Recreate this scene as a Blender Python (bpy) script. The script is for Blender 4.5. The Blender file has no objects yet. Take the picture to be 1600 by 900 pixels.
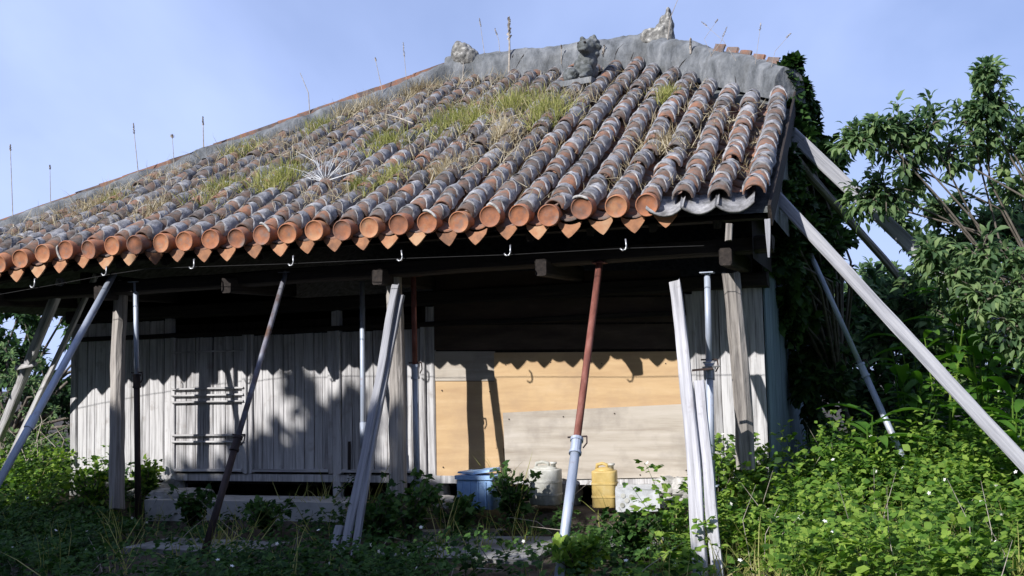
import bpy, math, random
import numpy as np
from mathutils import Matrix, Vector, noise as mn
from mathutils.bvhtree import BVHTree
R_ = math.radians
C = bpy.context.scene.collection
sc = bpy.context.scene
rnd = random.Random(7); rs = np.random.RandomState(11)

# ---------------------------------------------------------------- camera
F_PX, YAW, PIT, ROL = 1717.7, -0.3360, 0.0824, -0.0228
CAM = Vector((0.915, -8.505, 1.387))
_F = Vector((math.sin(YAW)*math.cos(PIT), math.cos(YAW)*math.cos(PIT), math.sin(PIT)))
_R = Vector((math.cos(YAW), -math.sin(YAW), 0)); _U = _R.cross(_F)
_R, _U = _R*math.cos(ROL)+_U*math.sin(ROL), -_R*math.sin(ROL)+_U*math.cos(ROL)
cd = bpy.data.cameras.new('camera'); cam = bpy.data.objects.new('camera', cd); C.objects.link(cam)
cam.matrix_world = Matrix(((_R.x, _U.x, -_F.x, CAM.x), (_R.y, _U.y, -_F.y, CAM.y), (_R.z, _U.z, -_F.z, CAM.z), (0, 0, 0, 1)))
cd.sensor_width = 36; cd.lens = F_PX/1600*36; cd.clip_end = 5000; sc.camera = cam

def at(px, py, ax, val):
    """point of the place seen at a photo pixel, on the plane axis = val"""
    d = _F*F_PX + _R*(px-800) - _U*(py-450)
    return CAM + d*((val-CAM[ax])/d[ax])

# ---------------------------------------------------------------- sky and sun
SUN_AZ, SUN_EL = R_(24), R_(33.4)
w = bpy.data.worlds.new('World'); sc.world = w; w.use_nodes = True
nt = w.node_tree; nt.nodes.clear()
def wn(t, **k):
    n = nt.nodes.new(t)
    for a, b in k.items(): setattr(n, a, b)
    return n
sky = wn('ShaderNodeTexSky', sky_type='NISHITA', sun_disc=False, sun_elevation=SUN_EL, sun_rotation=math.pi+SUN_AZ, dust_density=1.2, ozone_density=2.0)
tc = wn('ShaderNodeTexCoord'); mp = wn('ShaderNodeMapping'); mp.inputs['Scale'].default_value = (1, 1, 1.9); mp.inputs['Location'].default_value = (0.6, 0.5, .35)
nz = wn('ShaderNodeTexNoise'); nz.inputs['Scale'].default_value = 1.25; nz.inputs['Detail'].default_value = 6; nz.inputs['Roughness'].default_value = .5; nz.inputs['Distortion'].default_value = .4
cr = wn('ShaderNodeValToRGB'); cr.color_ramp.elements[0].position = .33; cr.color_ramp.elements[1].position = .66
cr.color_ramp.elements[0].color = (.16, .16, .16, 1); cr.color_ramp.elements[1].color = (.95, .95, .95, 1)
mx = wn('ShaderNodeMixRGB'); mx.inputs[2].default_value = (5.3, 6.6, 10.6, 1)
bg = wn('ShaderNodeBackground'); bg.inputs['Strength'].default_value = .085; ow = wn('ShaderNodeOutputWorld')
L = nt.links.new
L(tc.outputs['Generated'], mp.inputs['Vector']); L(mp.outputs['Vector'], nz.inputs['Vector']); L(nz.outputs['Fac'], cr.inputs['Fac'])
L(cr.outputs['Color'], mx.inputs['Fac']); tn = wn('ShaderNodeMixRGB', blend_type='MULTIPLY'); tn.inputs[0].default_value = 1; tn.inputs[2].default_value = (.60, .70, .98, 1); L(sky.outputs['Color'], tn.inputs[1]); L(tn.outputs['Color'], mx.inputs[1]); L(mx.outputs['Color'], bg.inputs['Color']); L(bg.outputs['Background'], ow.inputs['Surface'])
sl = bpy.data.lights.new('sun', 'SUN'); sun = bpy.data.objects.new('sun', sl); C.objects.link(sun)
sl.energy = 4.6; sl.angle = R_(.5); sl.color = (1, .965, .93)
sdir = Vector((math.sin(SUN_AZ)*math.cos(SUN_EL), math.cos(SUN_AZ)*math.cos(SUN_EL), -math.sin(SUN_EL)))
sun.rotation_euler = sdir.to_track_quat('-Z', 'Y').to_euler()
sc.view_settings.view_transform = 'Standard'; sc.view_settings.look = 'None'
sc.view_settings.exposure = 0.45; sc.view_settings.gamma = 1

# ---------------------------------------------------------------- materials
def mat(name, stops, scale=(6, 6, 6), rough=.85, bump=.3, detail=6, dist=0, island=0., objrand=0., spots=None, metal=0., transl=0., bscale=None, spec=.3, bdist=.01):
    """noise driven colour ramp in object space; colour varies per piece; optional second layer of blotches"""
    m = bpy.data.materials.new(name); m.use_nodes = True; t = m.node_tree; n = t.nodes; l = t.links.new
    b = n['Principled BSDF']; b.inputs['Roughness'].default_value = rough; b.inputs['Metallic'].default_value = metal
    b.inputs['Specular IOR Level'].default_value = spec
    co = n.new('ShaderNodeTexCoord'); mpn = n.new('ShaderNodeMapping'); mpn.inputs['Scale'].default_value = scale
    oi = n.new('ShaderNodeObjectInfo'); ad = n.new('ShaderNodeVectorMath'); ad.operation = 'MULTIPLY_ADD'
    ad.inputs[1].default_value = (37, 19, 53); l(oi.outputs['Random'], ad.inputs[0]); l(co.outputs['Object'], ad.inputs[2]); l(ad.outputs[0], mpn.inputs['Vector'])
    nz = n.new('ShaderNodeTexNoise'); nz.inputs['Scale'].default_value = 1; nz.inputs['Detail'].default_value = detail; nz.inputs['Roughness'].default_value = .65; nz.inputs['Distortion'].default_value = dist
    l(mpn.outputs['Vector'], nz.inputs['Vector'])
    fac = nz.outputs['Fac']
    if island or objrand:
        geo = n.new('ShaderNodeNewGeometry')
        a1 = n.new('ShaderNodeMath'); a1.operation = 'MULTIPLY_ADD'; a1.inputs[1].default_value = island; l(geo.outputs['Random Per Island'], a1.inputs[0]); l(fac, a1.inputs[2])
        a2 = n.new('ShaderNodeMath'); a2.operation = 'MULTIPLY_ADD'; a2.inputs[1].default_value = objrand; l(oi.outputs['Random'], a2.inputs[0]); l(a1.outputs[0], a2.inputs[2])
        a3 = n.new('ShaderNodeMath'); a3.operation = 'SUBTRACT'; a3.inputs[1].default_value = (island+objrand)/2; l(a2.outputs[0], a3.inputs[0]); fac = a3.outputs[0]
    rp = n.new('ShaderNodeValToRGB'); e = rp.color_ramp.elements
    while len(e) < len(stops): e.new(.5)
    for k, (p, c) in enumerate(stops): e[k].position = p; e[k].color = (*c, 1)
    l(fac, rp.inputs['Fac']); col = rp.outputs['Color']
    if spots:
        sc_, lo, hi, c = spots
        n2 = n.new('ShaderNodeTexNoise'); n2.inputs['Scale'].default_value = sc_; n2.inputs['Detail'].default_value = 5; n2.inputs['Roughness'].default_value = .6; l(ad.outputs[0], n2.inputs['Vector'])
        r2 = n.new('ShaderNodeValToRGB'); r2.color_ramp.elements[0].position = lo; r2.color_ramp.elements[1].position = hi; l(n2.outputs['Fac'], r2.inputs['Fac'])
        mm = n.new('ShaderNodeMixRGB'); mm.inputs[2].default_value = (*c, 1); l(r2.outputs['Color'], mm.inputs['Fac']); l(col, mm.inputs[1]); col = mm.outputs['Color']
    l(col, b.inputs['Base Color'])
    if bump:
        bp = n.new('ShaderNodeBump'); bp.inputs['Strength'].default_value = bump; bp.inputs['Distance'].default_value = bdist; l(nz.outputs['Fac'], bp.inputs['Height']); l(bp.outputs['Normal'], b.inputs['Normal'])
    if transl:
        tr = n.new('ShaderNodeBsdfTranslucent'); hs = n.new('ShaderNodeHueSaturation'); hs.inputs['Value'].default_value = 1.5; hs.inputs['Saturation'].default_value = 1.1
        l(col, hs.inputs['Color']); l(hs.outputs['Color'], tr.inputs['Color'])
        ms = n.new('ShaderNodeMixShader'); ms.inputs['Fac'].default_value = transl; l(b.outputs[0], ms.inputs[1]); l(tr.outputs[0], ms.inputs[2]); l(ms.outputs[0], n['Material Output'].inputs['Surface'])
    return m
M = {}
M['terra'] = mat('terracotta_weathered', [(.2, (.06, .052, .05)), (.42, (.14, .095, .075)), (.6, (.235, .125, .085)), (.85, (.38, .165, .09))], (14, 14, 14), island=.25, objrand=.35, spots=(9, .45, .7, (.15, .145, .145)), bump=.6)
M['cap'] = mat('terracotta_orange', [(.12, (.13, .1, .085)), (.36, (.27, .125, .08)), (.58, (.40, .165, .085)), (.85, (.46, .25, .14))], (12, 12, 12), objrand=.45, spots=(13, .52, .75, (.2, .17, .155)), bump=.5)
M['drip'] = mat('terracotta_pale', [(.2, (.22, .12, .08)), (.5, (.45, .22, .12)), (.8, (.52, .33, .2))], (12, 12, 12), objrand=.5, bump=.3)
M['mortar'] = mat('lichen_mortar', [(.2, (.07, .072, .08)), (.42, (.19, .19, .20)), (.58, (.29, .29, .305)), (.8, (.47, .47, .47))], (13, 13, 13), island=.2, objrand=.2, spots=(6, .5, .7, (.085, .085, .085)), bump=.8, bdist=.02)
M['ridge'] = mat('ridge_plaster', [(.3, (.05, .055, .058)), (.46, (.135, .145, .155)), (.6, (.205, .215, .225)), (.8, (.33, .34, .34))], (6, 6, 3.), detail=12, spots=(3, .5, .72, (.10, .105, .105)), bump=1, bdist=.05)
M['lime'] = mat('white_lichen_stone', [(.32, (.08, .08, .075)), (.52, (.2, .195, .18)), (.7, (.55, .54, .5))], (14, 14, 14), bump=1, bdist=.02)
M['stone'] = mat('dark_mossy_stone', [(.3, (.05, .055, .05)), (.55, (.13, .14, .14)), (.8, (.24, .25, .26))], (13, 13, 13), bump=1, bdist=.02)
M['wood'] = mat('silvered_wood', [(.25, (.13, .12, .115)), (.4, (.35, .345, .35)), (.56, (.56, .555, .56)), (.85, (.70, .70, .71))], (38, 38, 1.6), objrand=.14, spots=(5, .58, .8, (.27, .24, .22)), bump=.8, rough=.9)
M['post'] = mat('rough_grey_post', [(.3, (.10, .09, .085)), (.45, (.26, .24, .22)), (.62, (.42, .39, .36)), (.85, (.55, .52, .48))], (30, 30, 1.3), objrand=.12, bump=1, rough=.95, bdist=.02)
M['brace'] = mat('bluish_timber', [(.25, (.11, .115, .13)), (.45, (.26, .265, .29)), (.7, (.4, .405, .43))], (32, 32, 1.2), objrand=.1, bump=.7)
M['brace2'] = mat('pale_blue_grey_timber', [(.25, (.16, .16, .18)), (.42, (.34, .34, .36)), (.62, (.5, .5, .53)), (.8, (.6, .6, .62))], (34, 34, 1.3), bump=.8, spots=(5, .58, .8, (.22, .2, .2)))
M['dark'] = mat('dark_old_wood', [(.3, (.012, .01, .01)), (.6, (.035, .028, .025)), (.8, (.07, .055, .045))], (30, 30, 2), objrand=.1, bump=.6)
M['ply'] = mat('orange_plywood', [(.3, (.45, .30, .165)), (.55, (.55, .385, .215)), (.75, (.61, .45, .28))], (1.3, 9, 9), bump=.15, spots=(2.6, .46, .75, (.42, .29, .18)), rough=.8)
M['ply_shade'] = mat('painted_shade_boards', [(.3, (.05, .035, .028)), (.6, (.09, .065, .05)), (.8, (.13, .1, .08))], (2, 9, 9), bump=.3)  # near-black tone stands in for eave shade on the plywood
M['pipe2'] = mat('stained_steel_pipe', [(.3, (.09, .07, .07)), (.5, (.2, .2, .24)), (.8, (.42, .45, .5))], (14, 14, 4), bump=.3, rough=.6, metal=.2, spots=(7, .48, .7, (.12, .07, .05)))
M['ply2'] = mat('pale_plywood', [(.3, (.33, .285, .235)), (.5, (.45, .405, .345)), (.75, (.54, .495, .44))], (1.2, 9, 16), bump=.25, spots=(3, .48, .75, (.3, .265, .23)), rough=.85)
M['side'] = mat('blue_grey_boards', [(.3, (.14, .19, .22)), (.6, (.22, .29, .32)), (.8, (.3, .36, .38))], (14, 14, 1.6), bump=.4)
M['pipe'] = mat('galvanised_pipe', [(.3, (.28, .33, .42)), (.55, (.42, .47, .56)), (.8, (.55, .58, .64))], (16, 16, 3), bump=.2, rough=.5, metal=.25, spots=(8, .62, .8, (.25, .14, .09)))
M['rust'] = mat('rusty_red_pipe', [(.25, (.07, .035, .03)), (.48, (.2, .07, .052)), (.8, (.36, .17, .14))], (18, 18, 5), bump=.4, rough=.75)
M['brown'] = mat('dark_brown_pipe', [(.3, (.015, .012, .012)), (.6, (.05, .032, .028)), (.8, (.13, .075, .055))], (18, 18, 5), bump=.4, rough=.7)
M['metal'] = mat('bright_metal', [(.3, (.28, .29, .3)), (.7, (.5, .51, .53))], (20, 20, 20), rough=.35, metal=.7, bump=.1)
M['step'] = mat('pale_old_concrete', [(.3, (.26, .26, .25)), (.5, (.42, .42, .41)), (.75, (.56, .56, .55))], (5, 5, 5), detail=9, bump=.4)
M['conc'] = mat('stained_concrete', [(.3, (.12, .12, .12)), (.5, (.24, .24, .235)), (.75, (.36, .36, .35))], (5, 5, 5), detail=9, spots=(2, .55, .75, (.15, .15, .13)), bump=.5)
M['rubble'] = mat('white_coral_stone', [(.3, (.2, .195, .18)), (.55, (.46, .45, .43)), (.8, (.66, .65, .63))], (12, 12, 12), bump=1, bdist=.02)
M['soil'] = mat('littered_soil', [(.25, (.02, .016, .012)), (.5, (.06, .048, .036)), (.7, (.12, .1, .08)), (.85, (.2, .19, .17))], (5, 5, 5), detail=12, bump=1, bdist=.04, spots=(.8, .5, .75, (.03, .045, .02)))
M['blue'] = mat('faded_blue_plastic', [(.3, (.22, .38, .66)), (.6, (.34, .52, .78)), (.8, (.5, .65, .82))], (9, 9, 9), rough=.5, bump=.15)
M['whitep'] = mat('dirty_white_plastic', [(.3, (.3, .3, .26)), (.55, (.5, .5, .46)), (.8, (.62, .62, .59))], (8, 8, 8), rough=.5, bump=.1)
M['yellow'] = mat('yellowed_plastic', [(.3, (.4, .28, .09)), (.55, (.54, .4, .15)), (.8, (.62, .51, .27))], (7, 7, 7), rough=.45, bump=.1)
M['foam'] = mat('polystyrene', [(.3, (.42, .43, .44)), (.6, (.58, .6, .62)), (.8, (.68, .69, .7))], (22, 22, 22), rough=.9, bump=.5)
def leafmat(n, cs, tr=.3, isl=.6, spec=.22): return mat(n, cs, (1.3, 1.3, 1.3), rough=.62, bump=0, island=isl, transl=tr, detail=3, spec=spec)
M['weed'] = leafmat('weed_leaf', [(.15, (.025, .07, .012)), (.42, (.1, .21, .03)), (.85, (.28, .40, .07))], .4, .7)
M['weedd'] = leafmat('shade_weed_leaf', [(.2, (.015, .045, .012)), (.5, (.04, .1, .022)), (.8, (.09, .17, .04))], .3)  # darker copy of the weed leaf, shade put into its colour
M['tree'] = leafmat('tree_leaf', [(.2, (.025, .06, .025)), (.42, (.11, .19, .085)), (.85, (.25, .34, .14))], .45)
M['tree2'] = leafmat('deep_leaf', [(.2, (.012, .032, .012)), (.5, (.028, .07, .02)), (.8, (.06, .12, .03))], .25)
M['ginger'] = leafmat('broad_leaf', [(.2, (.03, .09, .012)), (.5, (.06, .16, .022)), (.8, (.13, .26, .04))], .35)
M['ivy'] = leafmat('ivy_leaf', [(.2, (.012, .035, .01)), (.5, (.035, .08, .018)), (.8, (.09, .17, .035))], .2)
M['straw'] = leafmat('dry_grass', [(.2, (.2, .15, .08)), (.5, (.42, .36, .22)), (.8, (.62, .56, .42))], .3, .6, .1)
M['grass'] = leafmat('roof_grass', [(.2, (.13, .15, .04)), (.5, (.29, .31, .09)), (.8, (.5, .46, .22))], .35, .5, .1)
M['twig'] = mat('pale_twig', [(.3, (.2, .17, .14)), (.6, (.42, .38, .33)), (.8, (.6, .56, .5))], (20, 20, 20), bump=.2)
M['bark'] = mat('grey_bark', [(.3, (.06, .05, .04)), (.6, (.16, .14, .115)), (.8, (.26, .24, .2))], (22, 22, 4), bump=.9)
M['petal'] = mat('white_petal', [(.3, (.75, .75, .7)), (.7, (.85, .85, .82))], (20, 20, 20), bump=0, transl=.2)
M['wire'] = mat('black_cable', [(.3, (.01, .01, .01)), (.7, (.03, .03, .03))], (20, 20, 20), bump=0)

# ---------------------------------------------------------------- helpers
WM = {}
def place(o, parent=None, mw=None):
    mw = mw or Matrix.Identity(4); C.objects.link(o); WM[o.name] = mw.copy()
    if parent is not None: o.parent = parent; o.matrix_parent_inverse = WM[parent.name].inverted()
    o.matrix_basis = mw; return o
def tag(o, label, cat, group=None, kind=None):
    if label: o['label'] = label
    if cat: o['category'] = cat
    if group: o['group'] = group
    if kind: o['kind'] = kind
    return o
def empty(name, loc, label, cat, group=None):
    o = bpy.data.objects.new(name, None); o.empty_display_size = .1; place(o, None, Matrix.Translation(Vector(loc))); return tag(o, label, cat, group)
class MB:
    def __init__(s): s.v = []; s.f = []; s.m = []
    def add(s, vs, fs, mi=0):
        k = len(s.v); s.v += [tuple(v) for v in vs]; s.f += [tuple(k+i for i in f) for f in fs]; s.m += [mi]*len(fs); return s
    def box(s, c, h, mw=None, jit=0, mi=0):
        vs = [Vector((c[0]+h[0]*x+rnd.uniform(-jit, jit), c[1]+h[1]*y+rnd.uniform(-jit, jit), c[2]+h[2]*z+rnd.uniform(-jit, jit))) for x in (-1, 1) for y in (-1, 1) for z in (-1, 1)]
        if mw: vs = [mw @ v for v in vs]
        return s.add(vs, [(0, 1, 3, 2), (4, 6, 7, 5), (0, 4, 5, 1), (2, 3, 7, 6), (0, 2, 6, 4), (1, 5, 7, 3)], mi)
    def tube(s, pts, rad, seg=6, caps=True, mi=0):
        pts = [Vector(p) for p in pts]; n = len(pts); rad = [rad]*n if isinstance(rad, (int, float)) else rad; vs = []
        d0 = (pts[1]-pts[0]).normalized(); a = d0.orthogonal().normalized()
        for i, p in enumerate(pts):
            d = ((pts[min(i+1, n-1)]-pts[max(i-1, 0)])).normalized(); a = (a-d*a.dot(d)).normalized(); b = d.cross(a)
            vs += [p+(a*math.cos(t)+b*math.sin(t))*rad[i] for t in [2*math.pi*j/seg for j in range(seg)]]
        fs = [(i*seg+j, i*seg+(j+1) % seg, (i+1)*seg+(j+1) % seg, (i+1)*seg+j) for i in range(n-1) for j in range(seg)]
        if caps: fs += [tuple(range(seg))[::-1], tuple((n-1)*seg+j for j in range(seg))]
        return s.add(vs, fs, mi)
    def ball(s, c, r, seg=12, rings=8, rot=None, mi=0):
        c = Vector(c); r = (r, r, r) if isinstance(r, (int, float)) else r; vs = []
        for i in range(rings+1):
            th = math.pi*i/rings
            for j in range(seg):
                ph = 2*math.pi*j/seg; v = Vector((r[0]*math.sin(th)*math.cos(ph), r[1]*math.sin(th)*math.sin(ph), r[2]*math.cos(th)))
                if rot: v = rot @ v
                vs.append(c+v)
        return s.add(vs, [(i*seg+j, (i+1)*seg+j, (i+1)*seg+(j+1) % seg, i*seg+(j+1) % seg) for i in range(rings) for j in range(seg)], mi)
    def mesh(s, name, mats, smooth=False):
        me = bpy.data.meshes.new(name); me.from_pydata(s.v, [], s.f)
        for m in (mats if isinstance(mats, (list, tuple)) else [mats]): me.materials.append(m)
        me.polygons.foreach_set('material_index', s.m)
        if smooth: me.polygons.foreach_set('use_smooth', [True]*len(s.f))
        me.update(); return me
    def build(s, name, mats, parent=None, mw=None, smooth=False):
        return place(bpy.data.objects.new(name, s.mesh(name, mats, smooth)), parent, mw)
def align(p0, p1, roll=0):
    z = (Vector(p1)-Vector(p0)).normalized(); x = Vector((0, 1, 0)).cross(z)
    if x.length < 1e-3: x = Vector((1, 0, 0))
    x.normalize(); y = z.cross(x); m = Matrix((x, y, z)).transposed().to_4x4() @ Matrix.Rotation(roll, 4, 'Z'); m.translation = Vector(p0); return m
def beam(name, p0, p1, wx, wy, mt, parent=None, jit=.004, n=8, bow=0, roll=0, bev=.12, taper=1.0):
    """timber with softened edges and an uneven outline, its length along local z"""
    p0 = Vector(p0); p1 = Vector(p1); Ln = (p1-p0).length; b = MB(); vs = []
    bx, by = wx*bev, wy*bev; sx = rnd.uniform(0, 99)
    prof = [(-wx/2+bx, -wy/2), (wx/2-bx, -wy/2), (wx/2, -wy/2+by), (wx/2, wy/2-by), (wx/2-bx, wy/2), (-wx/2+bx, wy/2), (-wx/2, wy/2-by), (-wx/2, -wy/2+by)]
    for i in range(n+1):
        t = i/n; dx = math.sin(t*math.pi)*bow+mn.noise((sx, t*Ln*1.7, 0))*jit*1.5; dy = mn.noise((sx, t*Ln*1.7, 9))*jit*1.5; k = 1+(taper-1)*t
        for j, (x, y) in enumerate(prof): vs.append((x*k+dx+mn.noise((sx+j*3, t*Ln*4, 1))*jit, y*k+dy+mn.noise((sx+j*3, t*Ln*4, 5))*jit, t*Ln+(rnd.uniform(-jit, jit)*2 if i in (0, n) else 0)))
    fs = [(i*8+j, i*8+(j+1) % 8, (i+1)*8+(j+1) % 8, (i+1)*8+j) for i in range(n) for j in range(8)]+[tuple(range(8))[::-1], tuple(n*8+j for j in range(8))]
    b.add(vs, fs); return b.build(name, mt, parent, align(p0, p1, roll))
def pipe(name, p0, p1, r, mt, parent=None, seg=14, r1=None):
    b = MB(); Ln = (Vector(p1)-Vector(p0)).length; b.tube([(0, 0, 0), (0, 0, Ln)], [r, r1 or r], seg)
    o = b.build(name, mt, parent, align(p0, p1))
    for p in o.data.polygons: p.use_smooth = len(p.vertices) == 4
    return o
def lerp(a, b, t): return Vector(a)*(1-t)+Vector(b)*t

# vectorised scattering of one small template (leaf, blade, petal) over many frames
LEAF = (np.array([(0, 0, 0), (-.34, .28, .07), (-.42, .55, .06), (0, 1, -.16), (.42, .55, .06), (.34, .28, .07), (0, .52, -.02)], float),
        np.array([(0, 6, 1), (1, 6, 2), (2, 6, 3), (0, 5, 6), (5, 4, 6), (4, 3, 6)]))
LANCE = (np.array([(0, 0, 0), (-.3, .2, .06), (-.5, .45, .1), (-.36, .75, 0), (0, 1, -.3), (.36, .75, 0), (.5, .45, .1), (.3, .2, .06), (0, .25, .01), (0, .5, .02), (0, .78, -.1)], float),
         np.array([(0, 8, 1), (1, 8, 9), (1, 9, 2), (2, 9, 10), (2, 10, 3), (3, 10, 4), (0, 7, 8), (7, 9, 8), (7, 6, 9), (6, 10, 9), (6, 5, 10), (5, 4, 10)]))
TRI = (np.concatenate([(LEAF[0]*.72+np.array((0, .22, 0))), (LEAF[0]*.52) @ np.array([(.45, -.89, 0), (.89, .45, 0), (0, 0, 1.)])+np.array((.03, .2, 0)), (LEAF[0]*.52) @ np.array([(.45, .89, 0), (-.89, .45, 0), (0, 0, 1.)])+np.array((-.03, .2, 0))]),
       np.concatenate([LEAF[1], LEAF[1]+7, LEAF[1]+14]))
BLADE = (np.array([(-.5, 0, 0), (.5, 0, 0), (-.42, .4, .0), (.42, .4, .0), (-.25, .75, -.1), (.25, .75, -.1), (0, 1, -.28)], float), np.array([(0, 1, 3), (0, 3, 2), (2, 3, 5), (2, 5, 4), (4, 5, 6)]))
_a = [2*math.pi*k/10 for k in range(10)]
DAISY = (np.array([(0, 0, .1)]+[((.5 if k % 2 == 0 else .28)*math.cos(t), (.5 if k % 2 == 0 else .28)*math.sin(t), 0) for k, t in enumerate(_a)]), np.array([(0, k+1, (k+1) % 10+1) for k in range(10)]))
def frames(f, n):
    f = f/np.linalg.norm(f, axis=1, keepdims=True); x = np.cross(f, n); x /= np.linalg.norm(x, axis=1, keepdims=True)+1e-9; z = np.cross(x, f)
    return np.stack([x, f, z], axis=2)
def scatter(tpl, P, Rm, S):
    tv, tf = tpl; V = np.einsum('nij,nkj->nki', Rm, tv[None]*S[:, None, :])+P[:, None, :]
    Fc = tf[None]+(np.arange(len(P))*len(tv))[:, None, None]
    return V.reshape(-1, 3), Fc.reshape(-1, 3)
def npmesh(name, parts, mats, base=(0, 0, 0)):
    """parts: list of (V, F, material index)"""
    V = np.concatenate([p[0] for p in parts])-np.array(base); off = 0; Fs = []; mi = []
    for p in parts: Fs.append(p[1]+off); off += len(p[0]); mi.append(np.full(len(p[1]), p[2], np.int32))
    Fc = np.concatenate(Fs).astype(np.int32); mi = np.concatenate(mi)
    me = bpy.data.meshes.new(name); me.vertices.add(len(V)); me.vertices.foreach_set('co', V.astype(np.float32).ravel())
    me.loops.add(Fc.size); me.loops.foreach_set('vertex_index', Fc.ravel()); me.polygons.add(len(Fc))
    me.polygons.foreach_set('loop_start', np.arange(0, Fc.size, 3, dtype=np.int32)); me.polygons.foreach_set('loop_total', np.full(len(Fc), 3, np.int32))
    for m in mats: me.materials.append(m)
    me.polygons.foreach_set('material_index', mi); me.update(calc_edges=True); return me
def npobj(name, parts, mats, parent=None, base=(0, 0, 0)):
    return place(bpy.data.objects.new(name, npmesh(name, parts, mats, base)), parent, Matrix.Translation(Vector(base)))
def rdir(n, up=0.):
    d = rs.normal(size=(n, 3)); d /= np.linalg.norm(d, axis=1, keepdims=True); d[:, 2] += up; return d/np.linalg.norm(d, axis=1, keepdims=True)

def ground_z(x, y):
    def ss(a, b, t): t = min(1, max(0, (t-a)/(b-a))); return t*t*(3-2*t)
    z = .2*ss(.75, 1.25, y)*ss(-12, -9, x)*(1-ss(1.5, 4, x))
    z += .05*mn.noise((x*.7, y*.7, 3))*ss(1.5, 3, abs(x+3))+.02*mn.noise((x*2.3, y*2.3, 8))
    r = math.hypot(x, y-2)
    return z+ss(25, 120, r)*(2.0*mn.noise((x*.01, y*.01, 5)))-ss(60, 400, r)*2.

# ---------------------------------------------------------------- ground
def make_ground():
    b = MB(); xs = []
    def axis(c, step, near, far):
        a = [0.0]; s = step
        while a[-1] < far:
            a.append(a[-1]+s)
            if a[-1] > near: s *= 1.32
        return [c-t for t in a[:0:-1]]+[c+t for t in a]
    X = axis(-3, .22, 8, 2500); Y = axis(0, .22, 6, 2500)
    vs = [(x, y, ground_z(x, y)) for y in Y for x in X]; nx = len(X)
    b.add(vs, [(j*nx+i, j*nx+i+1, (j+1)*nx+i+1, (j+1)*nx+i) for j in range(len(Y)-1) for i in range(nx-1)])
    o = b.build('ground', M['soil'], smooth=True); o['kind'] = 'structure'; o['label'] = 'dark soil yard in front of the old tiled house'
make_ground()

# ================================================================ THE HOUSE
AL = 0.4971; ZE = 2.733; PITCH = .27; EXPO = .235
CA, SA = math.cos(AL), math.sin(AL)
def sag(u, v):
    d = max(0., -6.45-u); s = -.075*d**1.35*max(0, 1-v/3.5)
    return s+.035*mn.noise((u*.45, v*.45, 2))+.012*mn.noise((u*1.9, v*1.6, 4))-.03*math.sin(min(1, max(0, v/5.5))*math.pi)
def S(u, v, n=0.): return Vector((u, v*CA-n*SA, ZE+v*SA+n*CA+sag(u, v)))
def smat(u, v, n=0., tilt=0., turn=0.):
    a = math.atan2(S(u, v+.1).z-S(u, v-.1).z, .2*CA); return Matrix.Translation(S(u, v, n)) @ Matrix.Rotation(a+tilt, 4, 'X') @ Matrix.Rotation(turn, 4, 'Z')
def vmax(u):
    l = (u+9.05)/.87; r = 3.1+max(0, -.45-u)*1.5
    return min(l, 5.35, r)
VR = 5.5
house = empty('old_house', (-4, 4, 0), 'derelict single storey wooden house under a sagging red tiled hip roof', 'house')
# roof body
yr, zr = VR*CA, ZE+VR*SA
def deck():
    b = MB(); NV, NU = 16, 26; TH = -.13
    uL = lambda v: -9.25+.873*v
    uR = lambda v: .025 if v < 3.45 else .025-(v-3.45)*.93
    for side in (0, 1):
        vs = []
        for i in range(NV+1):
            v = VR*i/NV
            for j in range(NU+1):
                u = uL(v)+(uR(v)-uL(v))*j/NU; p = S(u, v, TH)
                if side: p = Vector((p.x, 2*yr-p.y, p.z))
                vs.append(p)
        b.add(vs, [(i*(NU+1)+j, i*(NU+1)+j+1, (i+1)*(NU+1)+j+1, (i+1)*(NU+1)+j) for i in range(NV) for j in range(NU)])
    # left end slope and right end slope
    for ue, n in ((uL, 10), (uR, 10)):
        vs = []
        for i in range(NV+1):
            v = VR*i/NV; p = S(ue(v), v, TH); q = Vector((p.x, 2*yr-p.y, p.z))
            vs += [p, q]
        b.add(vs, [(2*i, 2*i+1, 2*i+3, 2*i+2) for i in range(NV)])
    return b
roof = deck().build('roof', M['stone'], house)
# soffit boards just below the deck, dark
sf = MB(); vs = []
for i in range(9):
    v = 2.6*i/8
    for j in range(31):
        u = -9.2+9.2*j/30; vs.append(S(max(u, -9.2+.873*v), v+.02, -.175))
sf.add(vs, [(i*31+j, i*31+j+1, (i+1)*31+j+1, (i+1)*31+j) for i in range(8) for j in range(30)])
sf.build('soffit', M['dark'], house)
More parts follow.
